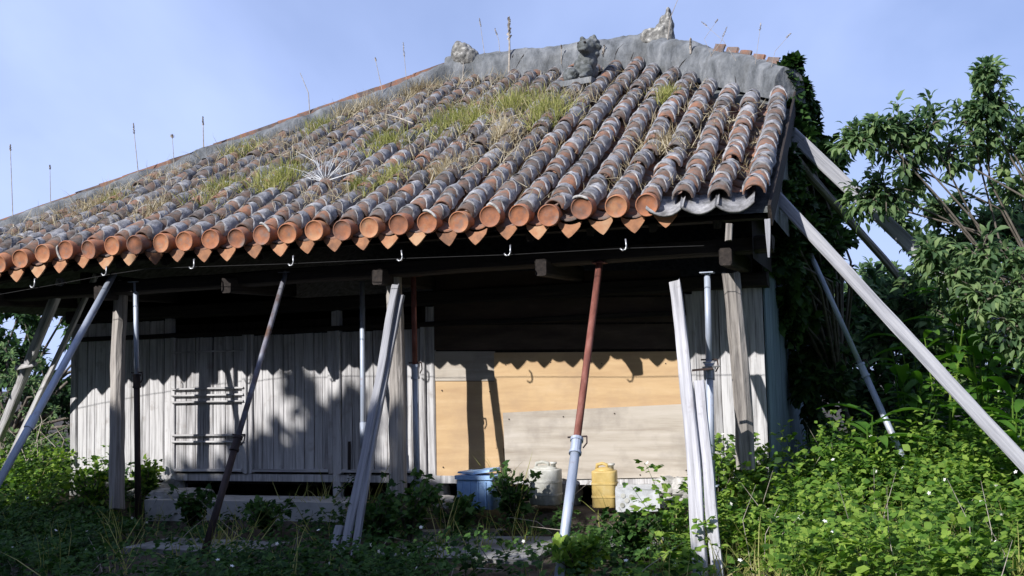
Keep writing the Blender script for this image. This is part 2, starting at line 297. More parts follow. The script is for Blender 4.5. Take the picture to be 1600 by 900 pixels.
# cover tile variants: terracotta half tube, wide at the low end, with lime mortar over its upper part and flanks
def cover_mesh(seed, mortar=1.0):
    r = random.Random(seed); b = MB(); SG = 9; r0, r1, Ln = .094, .076, .285
    a = [math.pi*k/SG for k in range(SG+1)]
    A = [(r0*math.cos(t), 0, r0*math.sin(t)*.95) for t in a]; B = [(r1*math.cos(t), Ln, r1*math.sin(t)) for t in a]; I = [(.076*math.cos(t), 0, .072*math.sin(t)) for t in a]; J = [(.07*math.cos(t), .1, .066*math.sin(t)) for t in a]; n = SG+1
    b.add(A+B+I+J, [(k+1, k, n+k, n+k+1) for k in range(SG)]+[(k, k+1, 2*n+k+1, 2*n+k) for k in range(SG)]+[(2*n+k, 2*n+k+1, 3*n+k+1, 3*n+k) for k in range(SG)])
    NL = 5; NA = 12; vs = []; ph = r.uniform(-.25, .25)
    top = r.uniform(.36, .62)/max(.2, mortar)
    for i in range(NL+1):
        y = Ln*.92*i/NL
        for k in range(NA+1):
            t = math.pi*(-.06+1.12*k/NA); side = abs(t-math.pi/2+ph*.5)/(math.pi/2)
            lim = Ln*top*max(0., 1-side**2.2)                      # mortar edge, a tongue left bare at the crown
            yy = max(y, min(lim, Ln*.85)+r.uniform(-.006, .006)); rr = .099-.012*yy/Ln+r.uniform(-.004, .006)
            if yy > y+.004 and i < NL: rr = .104-.012*yy/Ln+r.uniform(-.004, .004)
            if i == NL: rr -= .012; yy = Ln*.95
            if i == 0: rr -= .014
            vs.append((rr*math.cos(t), yy+.004, rr*math.sin(t)))
    m = NA+1
    b.add(vs, [(i*m+k+1, i*m+k, (i+1)*m+k, (i+1)*m+k+1) for i in range(NL) for k in range(NA)], 1)
    return b
COV = [cover_mesh(50+i, .75+.5*(i % 4)/3) for i in range(10)]
covm = [c.mesh('cover_tile', [M['terra'], M['mortar']], True) for c in COV]
def pan_mesh():
    b = MB(); SG = 7; Ln = .27; vs = []
    for (y, z, rr) in ((0, .012, .13), (Ln, -.012, .118), (0, -.004, .13)):
        for k in range(SG+1):
            t = (k/SG-.5)*2; vs.append((t*rr, y, z-.055*(1-t*t)-.0))
    n = SG+1; b.add(vs, [(k, k+1, n+k+1, n+k) for k in range(SG)]+[(2*n+k, 2*n+k+1, k+1, k) for k in range(SG)]); return b
PAN = pan_mesh(); panm = PAN.mesh('pan_tile', M['terra'], True)
cov, pans = [], []
I0, I1 = -7, 26
for i in range(I0-1, I1+1):
    u = (i-26.3)*PITCH; k = 0
    while True:
        v = -.02+.075+k*EXPO
        if v > vmax(u): break
        cov.append((u, v)); k += 1
    if i < I1:
        up = u+PITCH/2; k = 0
        while -.01+k*.21 < vmax(up)-.02: pans.append((up, -.01+k*.21)); k += 1
def near(t): return (S(*t)-CAM).length
cov.sort(key=near); pans.sort(key=near)
far = MB()
for k, (u, v) in enumerate(cov):
    vi = rnd.randrange(10); mw = smat(u+rnd.gauss(0, .008), v+rnd.gauss(0, .011), rnd.gauss(0, .007), rnd.gauss(.0, .045), rnd.gauss(0, .05)) @ Matrix.Diagonal((rnd.uniform(.87, .97), 1, rnd.uniform(.88, 1.04), 1))
    if k < 300: place(bpy.data.objects.new('cover_tile', covm[vi]), roof, mw)
    else:
        c = COV[vi]; n0 = len(far.v); far.v += [tuple(mw @ Vector(p)) for p in c.v]; far.f += [tuple(n0+q for q in f) for f in c.f]; far.m += c.m
o = far.build('upper_cover_tiles', [M['terra'], M['mortar']], roof, smooth=True); o['kind'] = 'stuff'
far = MB()
for k, (u, v) in enumerate(pans):
    mw = smat(u+rnd.gauss(0, .004), v, -.045+rnd.gauss(0, .004), rnd.gauss(0, .02), rnd.gauss(0, .02))
    if k < 300: place(bpy.data.objects.new('pan_tile', panm), roof, mw)
    else: n0 = len(far.v); far.v += [tuple(mw @ Vector(p)) for p in PAN.v]; far.f += [tuple(n0+q for q in f) for f in PAN.f]; far.m += PAN.m
o = far.build('upper_pan_tiles', M['terra'], roof, smooth=True); o['kind'] = 'stuff'
# round end tiles along the eave and drip lips between them
def cap_mesh(seed):
    r = random.Random(seed); b = MB(); n = 22; R0 = .092; prof = [(R0*.985, .13), (R0, .0), (R0*.97, -.008), (R0*.9, -.007), (R0*.87, -.001), (R0*.45, .001), (R0*.2, .001)]
    vs = [(rr*math.cos(2*math.pi*j/n), y, rr*math.sin(2*math.pi*j/n)) for rr, y in prof for j in range(n)]+[(0, .001, 0)]
    fs = [(i*n+j, i*n+(j+1) % n, (i+1)*n+(j+1) % n, (i+1)*n+j) for i in range(len(prof)-1) for j in range(n)]+[((len(prof)-1)*n+j, (len(prof)-1)*n+(j+1) % n, len(prof)*n) for j in range(n)]
    b.add(vs, fs)
    if seed % 3 == 0:      # a lip of old lime round part of the rim
        t0 = r.uniform(.2, 1.2)+(3 if seed % 2 else 0); pts = [(R0*1.02*math.cos(t0+q*.22), -.008, R0*1.03*math.sin(t0+q*.18)) for q in range(9)]; b.tube(pts, [.004]+[.012]*7+[.004], 5, mi=1)
    return b.mesh('end_tile', [M['cap'], M['rubble']], True)
capm = [cap_mesh(s) for s in range(9)]
def drip_mesh():
    b = MB(); n = 8; top = [(-.105+.21*k/n, -.035*(1-(2*k/n-1)**2)) for k in range(n+1)]
    bot = [(-.092+.184*k/n, -.05-.095*(1-abs(2*k/n-1)**1.25)) for k in range(n+1)]
    vs = [(x, y, z) for y in (0, .018) for x, z in top+bot]; m = n+1
    fs = [(k, m+k, m+k+1, k+1) for k in range(n)]+[(2*m+k, 2*m+k+1, 3*m+k+1, 3*m+k) for k in range(n)]+[(k, k+1, 2*m+k+1, 2*m+k) for k in range(n)]+[(m+k, 3*m+k, 3*m+k+1, m+k+1) for k in range(n)]
    b.add(vs, fs); vs = [(x, y, z+.0) for y in (0, .16) for x, z in top]; b.add(vs, [(k, k+1, m+k+1, m+k) for k in range(n)]); return b.mesh('drip_tile', M['drip'])
dripm = drip_mesh()
for i in range(I0-1, 24):
    u = (i-26.3)*PITCH
    place(bpy.data.objects.new('end_tile', capm[rnd.randrange(9)]), roof, Matrix.Translation(S(u, -.04)+Vector((rnd.gauss(0, .008), 0, rnd.gauss(0, .009)))) @ Matrix.Rotation(rnd.uniform(.1, .32), 4, 'X') @ Matrix.Rotation(rnd.gauss(0, .06), 4, 'Z') @ Matrix.Rotation(rnd.uniform(0, 1), 4, 'Y'))
    place(bpy.data.objects.new('drip_tile', dripm), roof, Matrix.Translation(S(u+PITCH/2, -.005, -.075)+Vector((rnd.gauss(0, .006), 0, rnd.gauss(0, .008)))) @ Matrix.Rotation(rnd.uniform(-.05, .25), 4, 'X') @ Matrix.Rotation(rnd.gauss(0, .06), 4, 'Y'))
for i in (23, 24, 25):       # broken eave end: bare gutter tiles without drip lips
    u = (i-26.3+.5)*PITCH; b = MB(); n = 10
    vs = [(t*.15, y, .03-zz-.075*(1-t*t)) for (y, zz) in ((-.05, 0), (.25, -.02), (-.05, .02)) for t in [2*k/n-1 for k in range(n+1)]]; m = n+1
    b.add(vs, [(k, k+1, m+k+1, m+k) for k in range(n)]+[(2*m+k, 2*m+k+1, k+1, k) for k in range(n)]+[(m+k, m+k+1, 2*m+k+1, 2*m+k) for k in range(n)])
    b.build('eave_gutter_tile', M['mortar'], roof, smat(u, -.02, -.03, .1, rnd.gauss(0, .05)), smooth=True)
# ridges
def band(name, P0, P1, h, wd, n, seed, taper=None):
    """lumpy plastered ridge: rounded section swept from P0 to P1 (points on the roof surface)"""
    P0 = Vector(P0); P1 = Vector(P1); b = MB(); d = (P1-P0); Ln = d.length; dh = Vector((d.x, d.y, 0)).normalized(); sd = Vector((dh.y, -dh.x, 0)); vs = []; K = 15
    for i in range(n+1):
        t = i/n; c = lerp(P0, P1, t); hh = h*(1+.10*mn.noise((t*Ln*1.3, seed, 0)))*(taper(t) if taper else 1)
        for k in range(K):
            a = math.pi*k/(K-1); cx = math.cos(a); sx = math.sin(a)
            x = wd*(abs(cx)**.8)*(1 if cx > 0 else -1); z = hh*(abs(sx)**.55); p = c+sd*x+Vector((0, 0, z-.1*(1-sx)))
            q = mn.noise(p*2.2)*.045+mn.noise(p*7)*.028+mn.noise(p*17)*.014; p += (sd*cx+Vector((0, 0, sx)))*q; vs.append(p)
    fs = [(i*K+k, i*K+k+1, (i+1)*K+k+1, (i+1)*K+k) for i in range(n) for k in range(K-1)]+[tuple(range(K))[::-1], tuple(n*K+k for k in range(K))]
    b.add(vs, fs); o = b.build(name, M['ridge'], roof, smooth=True)
    for q in list(o.data.polygons)[-2:]: q.use_smooth = False
    return o
RL = S(-4.45, VR, -.05); RR = S(-1.80, VR, -.05); LC = S(-9.25, 0, -.03); TR = S(.0, 3.36, -.06)
band('main_ridge', RL+Vector((-.12, 0, 0)), RR+Vector((.1, 0, 0)), .37, .2, 60, 3)
band('hip_ridge', RL+Vector((0, 0, -.03)), LC, .31, .17, 120, 5, lambda t: 1.1-.25*t)
band('hip_ridge', RR+Vector((0, 0, .0)), TR, .37, .19, 60, 8, lambda t: 1-.25*t-.4*max(0, t-.92))
for t in range(26):          # flat capping tiles that show as a thin brown edge on top of the left hip
    a = lerp(RL, LC, (t+.3)/26.5)+Vector((0, -.0, .287-.075*t/26)); q = lerp(RL, LC, (t+1.35)/26.5)+Vector((0, 0, .284-.075*t/26+rnd.uniform(0, .012)))
    beam('capping_tile', a, q, .12, .016, M['terra'], roof, .006, 3, roll=math.pi/2 if False else 0)
for k in range(5):
    a = lerp(RR, TR, .5+.09*k)+Vector((0, -.05, .305-.012*k)); beam('capping_tile', a, a+Vector((.13, -.11, -.05)), .12, .02, M['terra'], roof, .006, 3)
# crack lines in the plaster, modelled as thin dark tubes along its surface
def crack(pts):
    b = MB(); b.tube(pts, [.002]+[rnd.uniform(.005, .009) for _ in pts[1:-1]]+[.002], 5); b.build('crack', M['dark'], roof)
ROOFB = None
def roof_hit(px, py, tries=40):
    """first point of the roof (deck, tiles, ridges) met by the line of sight, looking a little lower if it misses"""
    global ROOFB
    if ROOFB is None:
        V, Fc = [], []
        for o in C.objects:
            if o.type == 'MESH' and o.name.split('.')[0] in ('main_ridge', 'hip_ridge', 'roof'):
                k = len(V); V += [WM[o.name] @ v.co for v in o.data.vertices]; Fc += [[k+i for i in p.vertices] for p in o.data.polygons]
        ROOFB = BVHTree.FromPolygons(V, Fc)
    for q in range(tries):
        d = _F*F_PX+_R*(px-800)-_U*(py+2*q-450); h = ROOFB.ray_cast(CAM, d.normalized())
        if h[0] is not None: return h[0]
    return at(px, py, 1, yr)
for pts in ([(822, 80), (817, 88), (811, 97), (806, 106)], [(806, 78), (801, 88), (798, 100)], [(975, 68), (966, 76), (962, 84), (960, 94)], [(1074, 90), (1066, 98), (1060, 108), (1058, 114)], [(990, 82), (986, 92), (984, 100)], [(1148, 118), (1150, 128), (1147, 138)], [(880, 84), (877, 96), (879, 106)]):
    crack([roof_hit(*p) for p in pts])
# finials at the ridge ends
def lump(name, c, parts, mt, parent, seed, amp=.02, vox=.014):
    b = MB()
    for p, r in parts: b.ball(Vector(c)+Vector(p), r)
    me = b.mesh(name, mt); o = bpy.data.objects.new(name, me); C.objects.link(o); md = o.modifiers.new('r', 'REMESH'); md.mode = 'VOXEL'; md.voxel_size = vox
    bpy.context.view_layer.update(); dg = bpy.context.evaluated_depsgraph_get(); m2 = bpy.data.meshes.new_from_object(o.evaluated_get(dg)); bpy.data.objects.remove(o)
    for v in m2.vertices:
        q = mn.noise(v.co*9+Vector((seed, 0, 0)))*amp+mn.noise(v.co*24)*amp*.45; v.co += v.normal*q if hasattr(v, 'normal') else Vector()
    m2.polygons.foreach_set('use_smooth', [True]*len(m2.polygons))
    if not m2.materials: m2.materials.append(mt)
    cc = Vector(c); m2.transform(Matrix.Translation(-cc)); return place(bpy.data.objects.new(name, m2), parent, Matrix.Translation(cc))
FL = at(724, 92, 1, yr-.05); lump('finial', FL, [((-.06, 0, .04), (.08, .13, .21)), ((.02, 0, .02), (.12, .14, .19)), ((.12, 0, -.03), (.1, .13, .15)), ((.12, 0, -.05), (.12, .11, .08))], M['lime'], roof, 3, .03)
FR = at(1035, 55, 1, yr-.1); lump('finial', FR, [((.085, 0, .0), (.06, .13, .35)), ((.03, 0, -.02), (.095, .13, .27)), ((-.03, 0, -.06), (.09, .12, .22)), ((-.12, 0, -.03), (.12, .1, .13)), ((-.2, 0, .0), (.07, .08, .1)), ((.05, 0, -.15), (.09, .12, .12))], M['lime'], roof, 6, .03)

# --- timber frame below the eave
for k in range(17):
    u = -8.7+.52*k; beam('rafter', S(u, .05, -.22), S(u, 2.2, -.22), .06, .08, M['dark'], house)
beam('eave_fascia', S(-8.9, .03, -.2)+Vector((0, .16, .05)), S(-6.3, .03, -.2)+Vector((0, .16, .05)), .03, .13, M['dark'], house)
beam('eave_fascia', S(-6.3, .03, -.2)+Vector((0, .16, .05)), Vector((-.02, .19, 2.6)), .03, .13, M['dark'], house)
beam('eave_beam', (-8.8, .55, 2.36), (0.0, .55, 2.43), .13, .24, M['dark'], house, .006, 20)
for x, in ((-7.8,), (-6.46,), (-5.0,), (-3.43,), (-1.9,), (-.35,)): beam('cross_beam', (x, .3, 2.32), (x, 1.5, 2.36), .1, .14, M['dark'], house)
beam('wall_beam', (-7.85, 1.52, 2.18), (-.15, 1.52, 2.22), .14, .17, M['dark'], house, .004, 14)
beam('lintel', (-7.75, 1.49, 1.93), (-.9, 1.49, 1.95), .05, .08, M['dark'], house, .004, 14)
# J-shaped gutter brackets and the cable strung past them
for px, py in [(53, 443), (165, 424), (302, 413), (457, 408), (627, 400), (796, 392), (977, 383)]:
    p = at(px, py, 1, .02); b = MB(); b.tube([(0.0, .03, .05), (.008, 0, .045), (.008, 0, -.01), (-.002, 0, -.035), (-.028, 0, -.04), (-.045, 0, -.02)], .0075, 6)
    b.build('gutter_bracket', M['metal'], house, Matrix.Translation(p) @ Matrix.Rotation(rnd.uniform(-.2, .2), 4, 'Y'), True)
b = MB(); b.tube([at(x, y, 1, .06) for x, y in [(-160, 500), (-60, 474), (0, 460), (90, 444), (165, 430), (230, 420), (305, 417), (457, 412), (627, 404), (796, 398), (977, 388), (1100, 384)]], .003, 5); b.build('cable', M['wire'], house)
# hanging splinter and fitting at the broken eave end
beam('broken_batten', at(1199, 342, 1, .0), at(1201, 402, 1, .0), .045, .02, M['brace'], house, .003, 4, taper=.35)
beam('batten_end', at(1139, 350, 1, .03), at(1138, 376, 1, .03), .05, .04, M['post'], house, .004, 3)
beam('verge_board', S(.04, -.02, -.15), S(.04, 3.40, -.15), .03, .17, M['dark'], house)

# --- columns
def column(p0, p1, r, mt=M['post'], taper=.93):
    o = beam('column', p0, p1, r*2, r*2, mt, house, .009, 16, rnd.uniform(-.02, .02), bev=.26, taper=taper); return o
column(at(182, 795, 1, .6), at(189, 440, 1, .6), .068)
column(at(622, 775, 1, .6), at(616, 430, 1, .6), .072)
column(at(1166, 735, 1, .6), at(1143, 425, 1, .6), .072)
for x in (-7.78, -6.53, -4.5, -3.45, -.86): beam('wall_post', (x, 1.53, .2), (x, 1.53, 2.12), .09, .09, M['wood'], house)
# --- sliding plank doors and plank wall
def planks(parent, x0, x1, z0, z1, y, wmin=.09, wmax=.15, mt=None):
    x = x0
    while x < x1-.02:
        wd = min(rnd.uniform(wmin, wmax), x1-x)
        if x1-x-wd < .05: wd = x1-x
        o = beam('plank', (x+wd/2, y+rnd.uniform(-.004, .004), z0+rnd.uniform(-.006, .006)), (x+wd/2+rnd.gauss(0, .003), y, z1), wd-.008, .022, mt or M['wood'], parent, .0025, 6, bev=.06); x += wd
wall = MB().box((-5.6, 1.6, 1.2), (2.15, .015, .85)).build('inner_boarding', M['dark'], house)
ws = MB().box((-4.3, 1.535, .425), (3.45, .05, .035), jit=.003).build('door_sill', M['wood'], house)
planks(ws, -7.72, -6.58, .47, 2.1, 1.5)
def door(x0, x1, y, rails):
    d = beam('sliding_door', (x0, y, .47), (x0, y, 1.92), .05, .045, M['wood'], house)    # its left stile carries the rest
    beam('stile', (x1, y, .47), (x1, y, 1.92), .05, .045, M['wood'], d)
    planks(d, x0+.028, x1-.028, .5, 1.9, y+.012)
    for z, hh in rails: beam('rail', (x0, y-.03, z), (x1, y-.03, z), .018, hh, M['wood'], d, .002)
    beam('rail', (x0+.03, y+.002, .5), (x1-.03, y+.002, .5), .03, .06, M['wood'], d, .002)
door(-6.45, -5.56, 1.48, [(1.36, .022), (1.29, .022), (1.22, .022), (.87, .022), (.80, .022), (1.75, .022)])
door(-5.50, -4.56, 1.5, [])
door(-4.46, -3.52, 1.48, [])
# dark strip laid over the third door, standing in for shade inside a slit
beam('slit_shade', at(546, 690, 1, 1.462), at(545, 742, 1, 1.462), .03, .006, M['dark'], house, .004, 4)
# --- plywood sheets closing the right bay
def sheet(name, pts, y, th, mt):
    b = MB(); f = [Vector((p.x, y, p.z)) for p in pts]; g = [v+Vector((0, th, 0)) for v in f]; n = len(f)
    b.add(f+g, [tuple(range(n)), tuple(range(n, 2*n))[::-1]]+[(k, n+k, n+(k+1) % n, (k+1) % n) for k in range(n)]); c = f[0].copy(); o = b.build(name, mt, house); return o
P = lambda x, y, yy=1.5: at(x, y, 1, yy)
sheet('plywood_sheet', [P(680, 752), P(790, 752), P(778, 596), P(680, 596)], 1.505, .012, M['ply'])['label'] = 'narrow orange plywood sheet at the left of the bay'
sheet('plywood_sheet', [P(679, 595), P(773, 595), P(773, 549), P(679, 549)], 1.501, .012, M['ply2'])['label'] = 'small pale plywood sheet above the orange one'
sheet('plywood_sheet', [P(774, 700), P(1076, 690), P(1064, 549), P(772, 551)], 1.497, .012, M['ply'])['label'] = 'large orange plywood sheet'
sheet('plywood_sheet', [P(790, 751, 1.46), P(1083, 745, 1.46), P(1074, 631, 1.46), P(785, 645, 1.46)], 1.47, .012, M['ply2'])['label'] = 'pale grey plywood sheet nailed over the lower half'
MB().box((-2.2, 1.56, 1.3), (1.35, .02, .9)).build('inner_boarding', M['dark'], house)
for k in range(3): sheet('upper_shade_board', [P(676, 547-42*k), P(1066, 545-42*k), P(1062, 506-42*k), P(676, 508-42*k)], 1.50+.004*(k % 2), .012, M['ply_shade'])  # dark sheets above the plywood, eave shade put into their colour
for x, y in [(690, 610), (765, 612), (692, 730), (790, 570), (860, 566), (940, 568), (1040, 568), (795, 655), (880, 651), (960, 646), (1060, 640), (798, 738), (900, 742), (1000, 742), (1072, 735)]:
    b_ = MB(); q_ = P(x, y, 1.462 if (x > 780 and y > 640) else 1.492); b_.tube([q_, q_+Vector((0, .02, 0))], [.006, .006], 6); b_.build('nail', M['brown'], house)
# narrow weathered boards right of the bay and the end walls
planks(house, -.84, -.21, .42, 2.15, 1.50, .16, .26, M['wood'])
def wallbox(name, c, h, mt): return MB().box(c, h).build(name, mt, house)
for k in range(24):
    y = 1.56+k*.29; beam('side_plank', (-.2, y+.14, .3), (-.2, y+.14, 2.6 if y < 2 or y > 7.6 else 3.2), .022, .28, M['side'], house, .002, 3)
wallbox('end_wall', (-.27, 5., 1.75), (.03, 3.4, 1.5), M['dark']); wallbox('end_wall', (-.27, 5., 3.55), (.03, 2.0, .35), M['dark'])
wallbox('end_wall', (-7.76, 5., 1.5), (.04, 3.4, 1.2), M['dark']); wallbox('rear_wall', (-4, 8.4, 1.5), (3.8, .04, 1.2), M['dark'])
wallbox('floor', (-4., 5., .38), (3.75, 3.38, .03), M['dark'])
# gable infill above the side wall
g = MB(); pr = [S(0, v, -.2) for v in (0.3, 1, 2, 3.4)]; vs = []
for p in pr: vs += [Vector((-.14, p.y, 2.3)), Vector((-.14, p.y, p.z))]
p = pr[-1]; vs += [Vector((-.14, 2*yr-p.y, 2.3)), Vector((-.14, 2*yr-p.y, p.z))]; vs += [Vector((-.14, 2*yr-pr[0].y, 2.3)), Vector((-.14, 2*yr-pr[0].y, pr[0].z))]
g.add(vs, [(2*i, 2*i+2, 2*i+3, 2*i+1) for i in range(5)]); g.build('gable_infill', M['dark'], house)
# foundation stones under the sill
def rock(c, r, seed, name='foundation_stone', parent=None, mt=None):
    b = MB(); b.ball((0, 0, 0), 1, 12, 8); vs = []
    for v in b.v:
        v = Vector(v); q = 1+.28*mn.noise(v*1.3+Vector((seed, 0, 0)))+.12*mn.noise(v*3.7+Vector((0, seed, 0))); v = Vector([math.copysign(abs(t)**.75, t) for t in v])*q; vs.append((v.x*r[0], v.y*r[1], v.z*r[2]))
    b.v = vs; return b.build(name, mt or M['rubble'], parent, Matrix.Translation(Vector(c)))
for k, (px, py, a, h) in enumerate([(1010, 768, .10, .07), (1040, 760, .12, .09), (1068, 762, .11, .09), (1055, 785, .12, .07), (1025, 785, .08, .05), (1082, 775, .1, .08), (250, 765, .16, .06), (290, 770, .14, .05), (215, 772, .1, .06), (700, 782, .12, .05), (158, 760, .12, .05)]):
    p = at(px, py, 1, 1.42); rock((p.x, p.y, max(p.z, .2)), (a, .12, h), k*3.1, 'foundation_stone', house)
for x in (-7.7, -6.5, -3.45, -2.1, -.86): rock((x, 1.56, .3), (.14, .13, .13), x, 'foundation_stone', house, M['conc'])

# ================================================================ SHISA
def shisa():
    c = at(907, 117, 1, 4.0); b = MB(); e = empty('lion_dog_statue', c, 'weathered grey guardian lion dog seated on the roof just below the ridge', 'statue')
    rt = lambda d, ax: Matrix.Rotation(R_(d), 3, ax)
    B = lambda p, r, rot=None: b.ball((p[0], p[1], p[2]), r, 14, 10, rot)
    B((.06, .06, .02), (.13, .15, .14)); B((.10, .0, .16), (.12, .12, .17)); B((.13, -.03, .30), (.11, .12, .11)); B((.12, -.13, .29), (.085, .08, .07))
    B((.12, -.17, .325), (.045, .03, .03)); B((.12, -.16, .245), (.06, .06, .025)); B((.05, -.02, .41), (.03, .03, .05)); B((.2, -.0, .41), (.03, .03, .05))
    for k in range(9):
        a = 2*math.pi*k/9; B((.13+.11*math.cos(a), .02, .30+.11*math.sin(a)), (.04, .06, .04))
    B((-.05, -.12, -.02), (.085, .09, .085)); B((.15, -.14, -.01), (.08, .09, .085)); B((-.12, .02, -.02), (.11, .12, .1)); B((-.2, .05, .04), (.06, .06, .09))
    B((-.02, -.2, -.09), (.05, .06, .035)); B((.15, -.22, -.09), (.05, .06, .035)); B((.0, -.0, .08), (.09, .08, .12))
    me = b.mesh('body', M['stone']); o = bpy.data.objects.new('tmp', me); C.objects.link(o); md = o.modifiers.new('r', 'REMESH'); md.mode = 'VOXEL'; md.voxel_size = .012
    bpy.context.view_layer.update(); m2 = bpy.data.meshes.new_from_object(o.evaluated_get(bpy.context.evaluated_depsgraph_get())); bpy.data.objects.remove(o)
    for v in m2.vertices: v.co += v.normal*(mn.noise(v.co*14)*.014+mn.noise(v.co*40)*.005)
    m2.polygons.foreach_set('use_smooth', [True]*len(m2.polygons))
    mw = Matrix.Translation(c) @ Matrix.Rotation(R_(-12), 4, 'Z'); place(bpy.data.objects.new('body', m2), e, mw)
    for x in (.08, .165): MB().ball((x, -.185, .325), .016, 8, 6).build('eye', M['dark'], e, mw)
    m = MB(); m.box((.0, -.05, -.15), (.27, .2, .035), jit=.012); m.box((-.2, -.16, -.2), (.04, .05, .05), jit=.01); m.box((.2, -.16, -.2), (.04, .05, .05), jit=.01); m.build('base_slab', M['ridge'], e, mw)
shisa()

# ================================================================ PROPS
def steel_prop(p0, p1, t, r, m_up, m_low, label, group, bolt=True):
    """p0 foot, p1 top; t where the tubes telescope; collar, pin and end plates"""
    p0 = Vector(p0); p1 = Vector(p1); q = lerp(p0, p1, t); d = (p1-p0).normalized()
    e = empty('steel_prop', p0, label, 'steel prop', group)
    pipe('lower_tube', p0, q+d*.02, r, m_low, e); pipe('upper_tube', q, p1, r*.82, m_up, e)
    mw = align(q-d*.05, q+d*.1); b = MB(); b.tube([(0, 0, 0), (0, 0, .02), (0, 0, .021), (0, 0, .11), (0, 0, .111), (0, 0, .135)], [r*1.35, r*1.35, r*1.16, r*1.16, r*1.4, r*1.4], 14); b.build('collar', m_low, e, mw)
    if bolt:
        b = MB(); b.tube([(-r*2.1, 0, .15), (r*2.1, 0, .15)], .007, 6); b.tube([(r*2.1, 0, .15), (r*2.3, 0, .09), (r*1.6, 0, .05)], .006, 6); b.build('pin', M['brown'], e, mw)
    for p, s in ((p0, 1), (p1, -1)):
        b = MB(); b.box((0, 0, 0), (.055, .055, .004)); b.build('end_plate', m_low if s > 0 else m_up, e, Matrix.Translation(p+Vector((0, 0, .006*s))))
    return e
def foot(px, py): return at(px, py, 2, .0)
def ext(p, q, z):   # carry the line p->q on down to height z
    p = Vector(p); q = Vector(q); return p+(q-p)*((z-p.z)/(q.z-p.z))
GF = 'props holding up the front eave'
# far left, in front of the corner
t0 = at(178, 428, 1, .35); f0 = at(-75, 885, 2, .0)
e = empty('scaffold_pole', f0, 'long galvanised pole leaning from the left edge of the photo up to the eave', 'pole', GF); pipe('tube', f0, t0, .033, M['pipe'], e); b = MB(); b.tube([(0, 0, 0), (0, 0, .12)], .042, 14); b.build('coupler', M['pipe'], e, align(lerp(f0, t0, .42), t0))
t1 = at(96, 440, 1, .45); f1 = at(-40, 780, 2, .05)
e = empty('timber_prop', f1, 'weathered square timber brace at the far left with a short crosspiece', 'timber prop', GF); beam('beam', f1, t1, .10, .07, M['wood'], e, .005, 12)
m = lerp(f1, t1, .66); beam('crosspiece', m+Vector((-.12, -.05, -.02)), m+Vector((.16, -.05, .02)), .05, .03, M['wood'], e)
t2 = at(150, 430, 1, .9); f2 = at(-20, 790, 2, .08)
e = empty('timber_prop', f2, 'thin pale lath brace between the far left timber and the galvanised pole', 'timber prop', GF); beam('beam', f2, t2, .055, .04, M['wood'], e, .004, 12); beam('end_block', f2+Vector((0, 0, -.01)), f2+Vector((0, 0, .05)), .1, .1, M['wood'], e)
# vertical jack beside the left column
steel_prop(at(216, 812, 1, .45), at(212, 440, 1, .45), .57, .03, M['pipe'], M['brown'], 'upright steel jack right beside the leftmost weathered column', GF)
# brown and grey leaning prop in front of the lattice door
steel_prop(foot(317, 872), at(447, 425, 1, .45), .36, .03, M['pipe2'], M['brown'], 'leaning prop with dark brown lower half in front of the barred door', GF)
# thin upright pipe
e = empty('steel_pipe', at(568, 772, 1, 1.0), 'thin upright grey pipe between the wide plank door and the paired plank brace', 'pipe', GF); pipe('tube', at(568, 772, 1, 1.), at(566, 440, 1, 1.), .026, M['pipe'], e); pipe('sleeve', at(568, 700, 1, 1.), at(567.5, 660, 1, 1.), .033, M['pipe'], e)
# paired planks, left of the centre column
f3 = foot(545, 868); t3 = at(622, 445, 1, .42)
e = empty('plank_prop', f3, 'brace of two long bluish planks leaning on the centre column, in shade', 'timber prop', GF)
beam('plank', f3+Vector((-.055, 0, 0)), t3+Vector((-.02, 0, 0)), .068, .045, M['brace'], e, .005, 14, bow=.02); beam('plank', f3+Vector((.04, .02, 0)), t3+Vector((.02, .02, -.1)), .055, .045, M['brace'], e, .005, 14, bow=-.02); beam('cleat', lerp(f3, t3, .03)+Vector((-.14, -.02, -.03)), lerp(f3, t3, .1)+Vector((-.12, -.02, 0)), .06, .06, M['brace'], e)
# upright jack right of the centre column
steel_prop(at(652, 775, 1, .75), at(646, 430, 1, .75), .55, .03, M['rust'], M['pipe'], 'upright steel jack with rusty top just right of the centre column', GF)
# red prop
steel_prop(foot(872, 915), at(937, 410, 1, .45), .37, .035, M['rust'], M['pipe'], 'leaning prop with rusty red upper tube and blue grey lower tube', GF)
# right pair of planks with jack
f4 = foot(1108, 905); t4 = at(1060, 440, 1, .40)
e = empty('plank_prop', f4, 'tall pale pair of weathered planks leaning at the right end of the bay', 'timber prop', GF)
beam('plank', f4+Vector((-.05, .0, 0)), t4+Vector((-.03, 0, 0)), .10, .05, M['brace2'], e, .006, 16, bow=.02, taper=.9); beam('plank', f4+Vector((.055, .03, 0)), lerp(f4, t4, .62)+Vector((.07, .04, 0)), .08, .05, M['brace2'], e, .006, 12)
mm = lerp(f4, t4, .66); beam('cross_rod', mm+Vector((.04, -.03, 0)), mm+Vector((.2, -.02, .01)), .014, .014, M['brown'], e)
steel_prop(at(1112, 760, 1, .5), at(1105, 425, 1, .5), .53, .032, M['pipe'], M['pipe'], 'upright galvanised jack with clamp behind the pale right hand planks', GF)
p = at(1108, 575, 1, .44); b = MB(); b.box((0, 0, 0), (.05, .03, .012)); b.box((-.035, -.01, -.05), (.008, .012, .05)); b.box((.035, -.01, -.05), (.008, .012, .05)); b.box((0, -.02, .045), (.045, .01, .006)); b.tube([(0, -.03, .01), (.1, -.03, .012)], .006, 6)
tag(b.build('pipe_clamp', M['metal'], None, Matrix.Translation(p)), 'small bright screw clamp gripping the galvanised jack at the right', 'clamp')
